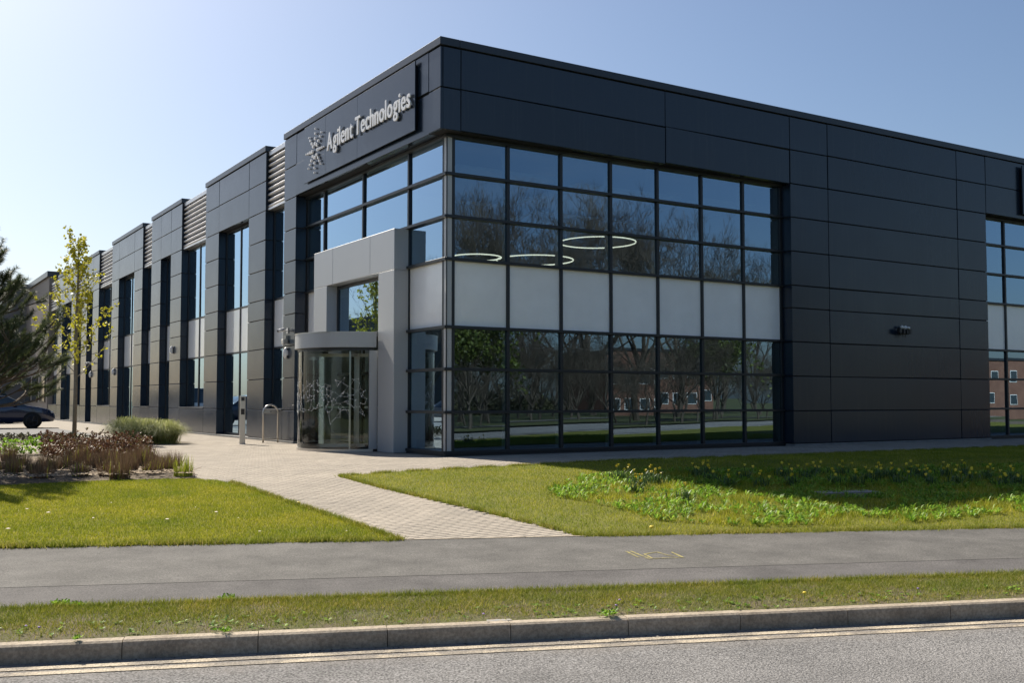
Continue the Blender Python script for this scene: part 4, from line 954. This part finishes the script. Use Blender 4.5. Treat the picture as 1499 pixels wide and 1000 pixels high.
# ------------------------------------------------------------------ cars
def car(label, loc, rz, paint, h=1.45, L_=4.5, van=False):
    t = thing('parked_car', label, 'car', loc, rz)
    if van: st = [(-2.2,.5,1.0,1.75,.80),(-2.15,.35,1.05,1.86,.86),(-1.2,.3,1.05,1.92,.88),(.6,.3,1.05,1.9,.88),(1.0,.3,1.05,1.8,.88),(1.7,.3,1.0,1.08,.86),(2.1,.32,.9,.95,.8),(2.25,.4,.7,.75,.7)]
    else: st = [(-2.25,.45,.85,.95,.74),(-2.15,.32,.92,1.04,.82),(-1.75,.28,.95,1.22,.87),(-1.1,.26,.95,1.42,.89),(-.3,.25,.95,1.46,.90),(.35,.25,.95,1.40,.90),(.75,.25,.95,1.2,.90),(1.15,.26,.93,.99,.89),(1.7,.27,.86,.90,.87),(2.05,.28,.76,.80,.82),(2.22,.30,.62,.66,.72),(2.27,.36,.52,.55,.62)]
    b = MB(); V = []; n = 8
    for x, zb, zbelt, zt, w_ in st:
        wt = w_*(.80 if zt - zbelt > .15 else .93)
        V += [(x,-w_*.93,zb),(x,-w_,(zb+zbelt)*.5),(x,-w_*.97,zbelt),(x,-wt,zt),(x,wt,zt),(x,w_*.97,zbelt),(x,w_,(zb+zbelt)*.5),(x,w_*.93,zb)]
    Fq = []; mi = []
    for i in range(len(st)-1):
        for k in range(n):
            q = (k+1) % n; Fq.append((i*n+k, i*n+q, (i+1)*n+q, (i+1)*n+k)); g = (st[i][3]-st[i][2] > .15 or st[i+1][3]-st[i+1][2] > .15)
            slope = abs(st[i][3]-st[i+1][3]) > .12
            mi.append(1 if g and (k in (2,4) or (k == 3 and slope)) else 0)
    Fq += [tuple(range(n))[::-1], tuple((len(st)-1)*n+k for k in range(n))]; mi += [0,0]
    b.v = V; b.f = [tuple(reversed(f_)) for f_ in Fq]; b.m = mi
    o = b.build('body', [paint, m_darkgl], t, True)
    md = o.modifiers.new('edges', 'BEVEL'); md.width = .05; md.segments = 2; md.limit_method = 'ANGLE'; md.angle_limit = R_(25)
    for x in (-1.38, 1.38):
        for s in (-1, 1):
            arch = MB(); arch.tube([(x,s*.80,.34),(x,s*.895,.34)], .375, 20); arch.build('wheel_arch', m_tyre, t)
            wh = link('wheel', None, t, (x, s*.84, .32)); b2 = MB(); b2.tube([(0,-.11,0),(0,.11,0)], .32, 24); b2.build('tyre', m_tyre, wh, True)
            b3 = MB()
            for k in range(5):
                a = k*1.2566; b3.tube([(0,s*.12,0),(.22*math.cos(a),s*.112,.22*math.sin(a))], [.04,.026], 5)
            b3.tube([(.225*math.cos(a*6.283/20),s*.112,.225*math.sin(a*6.283/20)) for a in range(21)], .018, 5, False); b3.build('rim', m_rim, wh)
    for s in (-1, 1):
        piece('headlight', 2.0, 2.2, s*.62-.14, s*.62+.14, .66, .73, m_lamp, t, .02); piece('tail_light', -2.28, -2.2, s*.6-.14, s*.6+.14, .78, .9, mat('red_lamp', (.4,.01,.01), .2), t, .01)
        piece('mirror', .62, .78, s*1.0-.1, s*1.0+.06, .94, 1.06, paint, t, .03)
    piece('number_plate', 2.24, 2.285, -.26, .26, .44, .55, m_plast, t, .004)
    return t
p = gpix(47, 627.3); fr = Vector((RT.x, RT.y, 0)); az = math.atan2(fr.y, fr.x) + R_(23)
c_ = Vector((p.x, p.y, 0)) - Vector((math.cos(az), math.sin(az), 0))*1.38 + Vector((-math.sin(az), math.cos(az), 0))*.84
car('dark blue parked hatchback behind the pine branches', (c_.x, c_.y, .004), az, m_carb)
p = gpix(38, 620); car('white van parked beyond the dark blue car', (p.x-2.2, p.y+1.5, .004), az + .3, m_carw, van=True)
p = refl_l(634, 600, -14); car('silver parked car out on the car park', (p.x-2, p.y+1, .004), R_(70), mat('silver_car_paint', (.35,.36,.38), .3, .6, .5, 1.0, .03))

# ------------------------------------------------------------------ other buildings
def block(name, label, x0, x1, y0, y1, h, wallm, wins, z0=0, frame_m=None, side='-y'):
    t = thing(name, label, 'building', ((x0+x1)/2, (y0+y1)/2, z0)); a, c_ = (x1-x0)/2, (y1-y0)/2
    b = MB(); b.box(-a,a,-c_,c_,-.5,h); b.build('wall', wallm, t); b = MB(); b.box(-a-.15,a+.15,-c_-.15,c_+.15,h,h+.35); b.build('roof', m_coping, t)
    nx, nz, ww, wh, zb, zs_ = wins
    ln = (2*a if side in ('-y','+y') else 2*c_)
    for j in range(nz):
        for i in range(nx):
            u = -ln/2 + ln*(i+.5)/nx; z_ = zb + j*zs_
            if side == '+y': bb = (u-ww/2,u+ww/2,c_,c_+.06,z_,z_+wh); g = (u-ww/2+.08,u+ww/2-.08,c_+.05,c_+.075,z_+.08,z_+wh-.08)
            elif side == '-y': bb = (u-ww/2,u+ww/2,-c_-.06,-c_,z_,z_+wh); g = (u-ww/2+.08,u+ww/2-.08,-c_-.075,-c_-.05,z_+.08,z_+wh-.08)
            elif side == '+x': bb = (a,a+.06,u-ww/2,u+ww/2,z_,z_+wh); g = (a+.05,a+.075,u-ww/2+.08,u+ww/2-.08,z_+.08,z_+wh-.08)
            else: bb = (-a-.06,-a,u-ww/2,u+ww/2,z_,z_+wh); g = (-a-.075,-a-.05,u-ww/2+.08,u+ww/2-.08,z_+.08,z_+wh-.08)
            f_ = piece('window', *bb, frame_m or m_whitep, t, .005)
            o = piece('window_pane', *g, m_darkgl, t, .004)
    return t
q0, q1 = refl_r(892, 512, -84), refl_r(1040, 512, -84)
block('brick_building', 'two storey red brick building with white windows across the road', q0.x, q1.x, -96, -84, refl_r(960, 512, -84).z - ZG, m_brick, (7, 2, 1.7, 1.5, 1.2, 3.3), ZG, None, '+y')
q0, q1 = refl_r(1440, 512, -70), refl_r(1620, 512, -70)
block('brick_building', 'second red brick building mirrored in the far glazing bay', q0.x, q1.x, -82, -70, 7.5, m_brick, (7, 2, 1.7, 1.5, 1.2, 3.3), ZG, None, '+y')
# brown block continuing the wall line, grey glazed block beyond the car park
block('brown_building', 'plain brown clad building joined beyond the dark grey block', -.05, 16, TE+.25, TE+11, 9.35, m_brown, (3, 1, 2.4, 1.8, 1.1, 3.7), 0, m_frame, '-x')
block('glazed_building', 'grey building with rows of blue glazing beyond the car park', -1.5, 14, TE+12, TE+48, 9.6, mat('pale_grey_cladding', (.15,.155,.165), .6), (9, 3, 3.4, 2.0, .8, 3.0), 0, m_alu, '-x')
q = refl_l(520, 466, -62); block('flat_roofed_building', 'dark flat roofed building beyond the car park', -74, -62, q.y-14, q.y+16, q.z, mat('dark_brickwork', (.09,.085,.085), .8), (7, 1, 1.8, 1.4, 1.2, 3), 0, None, '+x')
P = np.stack([rng.uniform(-16,-6.5,2600), rng.normal(46,.5,2600), rng.uniform(0,1.5,2600)], -1)
link('copper_hedge', leaf_cards(P, .08, island('copper_leaf', [(0,(.16,.07,.06)),(1,(.34,.18,.15))], .6), 'leaves'), kind='stuff', label='coppery hedge at the far side of the car park', cat='hedge')

def lit(i):
    while True:
        x, y = random.uniform(-12,-5.4), random.uniform(-9,-2)
        if inpoly(np.array([(x,y)]), lawn_l)[0]: return (x, y, float(GZ(np.float64(x), np.float64(y))) + .045)
V1, F1 = chips(16, lit, lambda: random.uniform(.008,.024), .3)
link('leaf_litter', npmesh('litter', V1, F1, mat('pale_dry_leaf', (.55,.47,.38), .8)), kind='stuff', label='scattered pale dry leaves on the sunlit lawn', cat='leaf litter')
t = thing('picnic_table', 'dark table with attached benches behind the far ground floor glazing', 'table', (21.3, 2.2, 0), .4)
piece('table_top', -.8, .8, -.35, .35, .70, .75, m_black, t)
for q in (-1, 1):
    piece('bench', -.8, .8, q*.72-.13, q*.72+.13, .41, .45, m_black, t)
    b = MB(); b.tube([(q*.6,-.62,0),(q*.6,-.12,.70)], .035, 5); b.tube([(q*.6,.62,0),(q*.6,.12,.70)], .035, 5); b.tube([(q*.6,-.78,.39),(q*.6,.78,.39)], .03, 5); b.build('leg_frame', m_black, t)

# blue utility paint sprayed on one kerb stone
m_bluek = mottled('faded_blue_paint', [(.45, (.36,.31,.24)), (.70, (.22,.28,.34))], 26, .9)
d = ray(738, 917); p = CAM + d*((-.46-CAM.z)/d.z); sp_ = sdist(p.x, p.y); q = np.array((p.x, p.y)) - NV*sp_
b = MB()
for (sa, sb, za, zb_) in ((.045, .10, -.4582, -.4582), (-.0035, -.0035, -.51, -.57)):
    w0 = np.array([q - U*.10 + NV*sa, q + U*.10 + NV*sa, q + U*.09 + NV*sb, q - U*.09 + NV*sb]); b.add([(w0[0][0],w0[0][1],za),(w0[1][0],w0[1][1],za),(w0[2][0],w0[2][1],zb_),(w0[3][0],w0[3][1],zb_)], [(0,1,2,3)])
b.build('paint_mark', m_bluek, label='faded blue spray paint mark on a kerb stone', cat='marking')
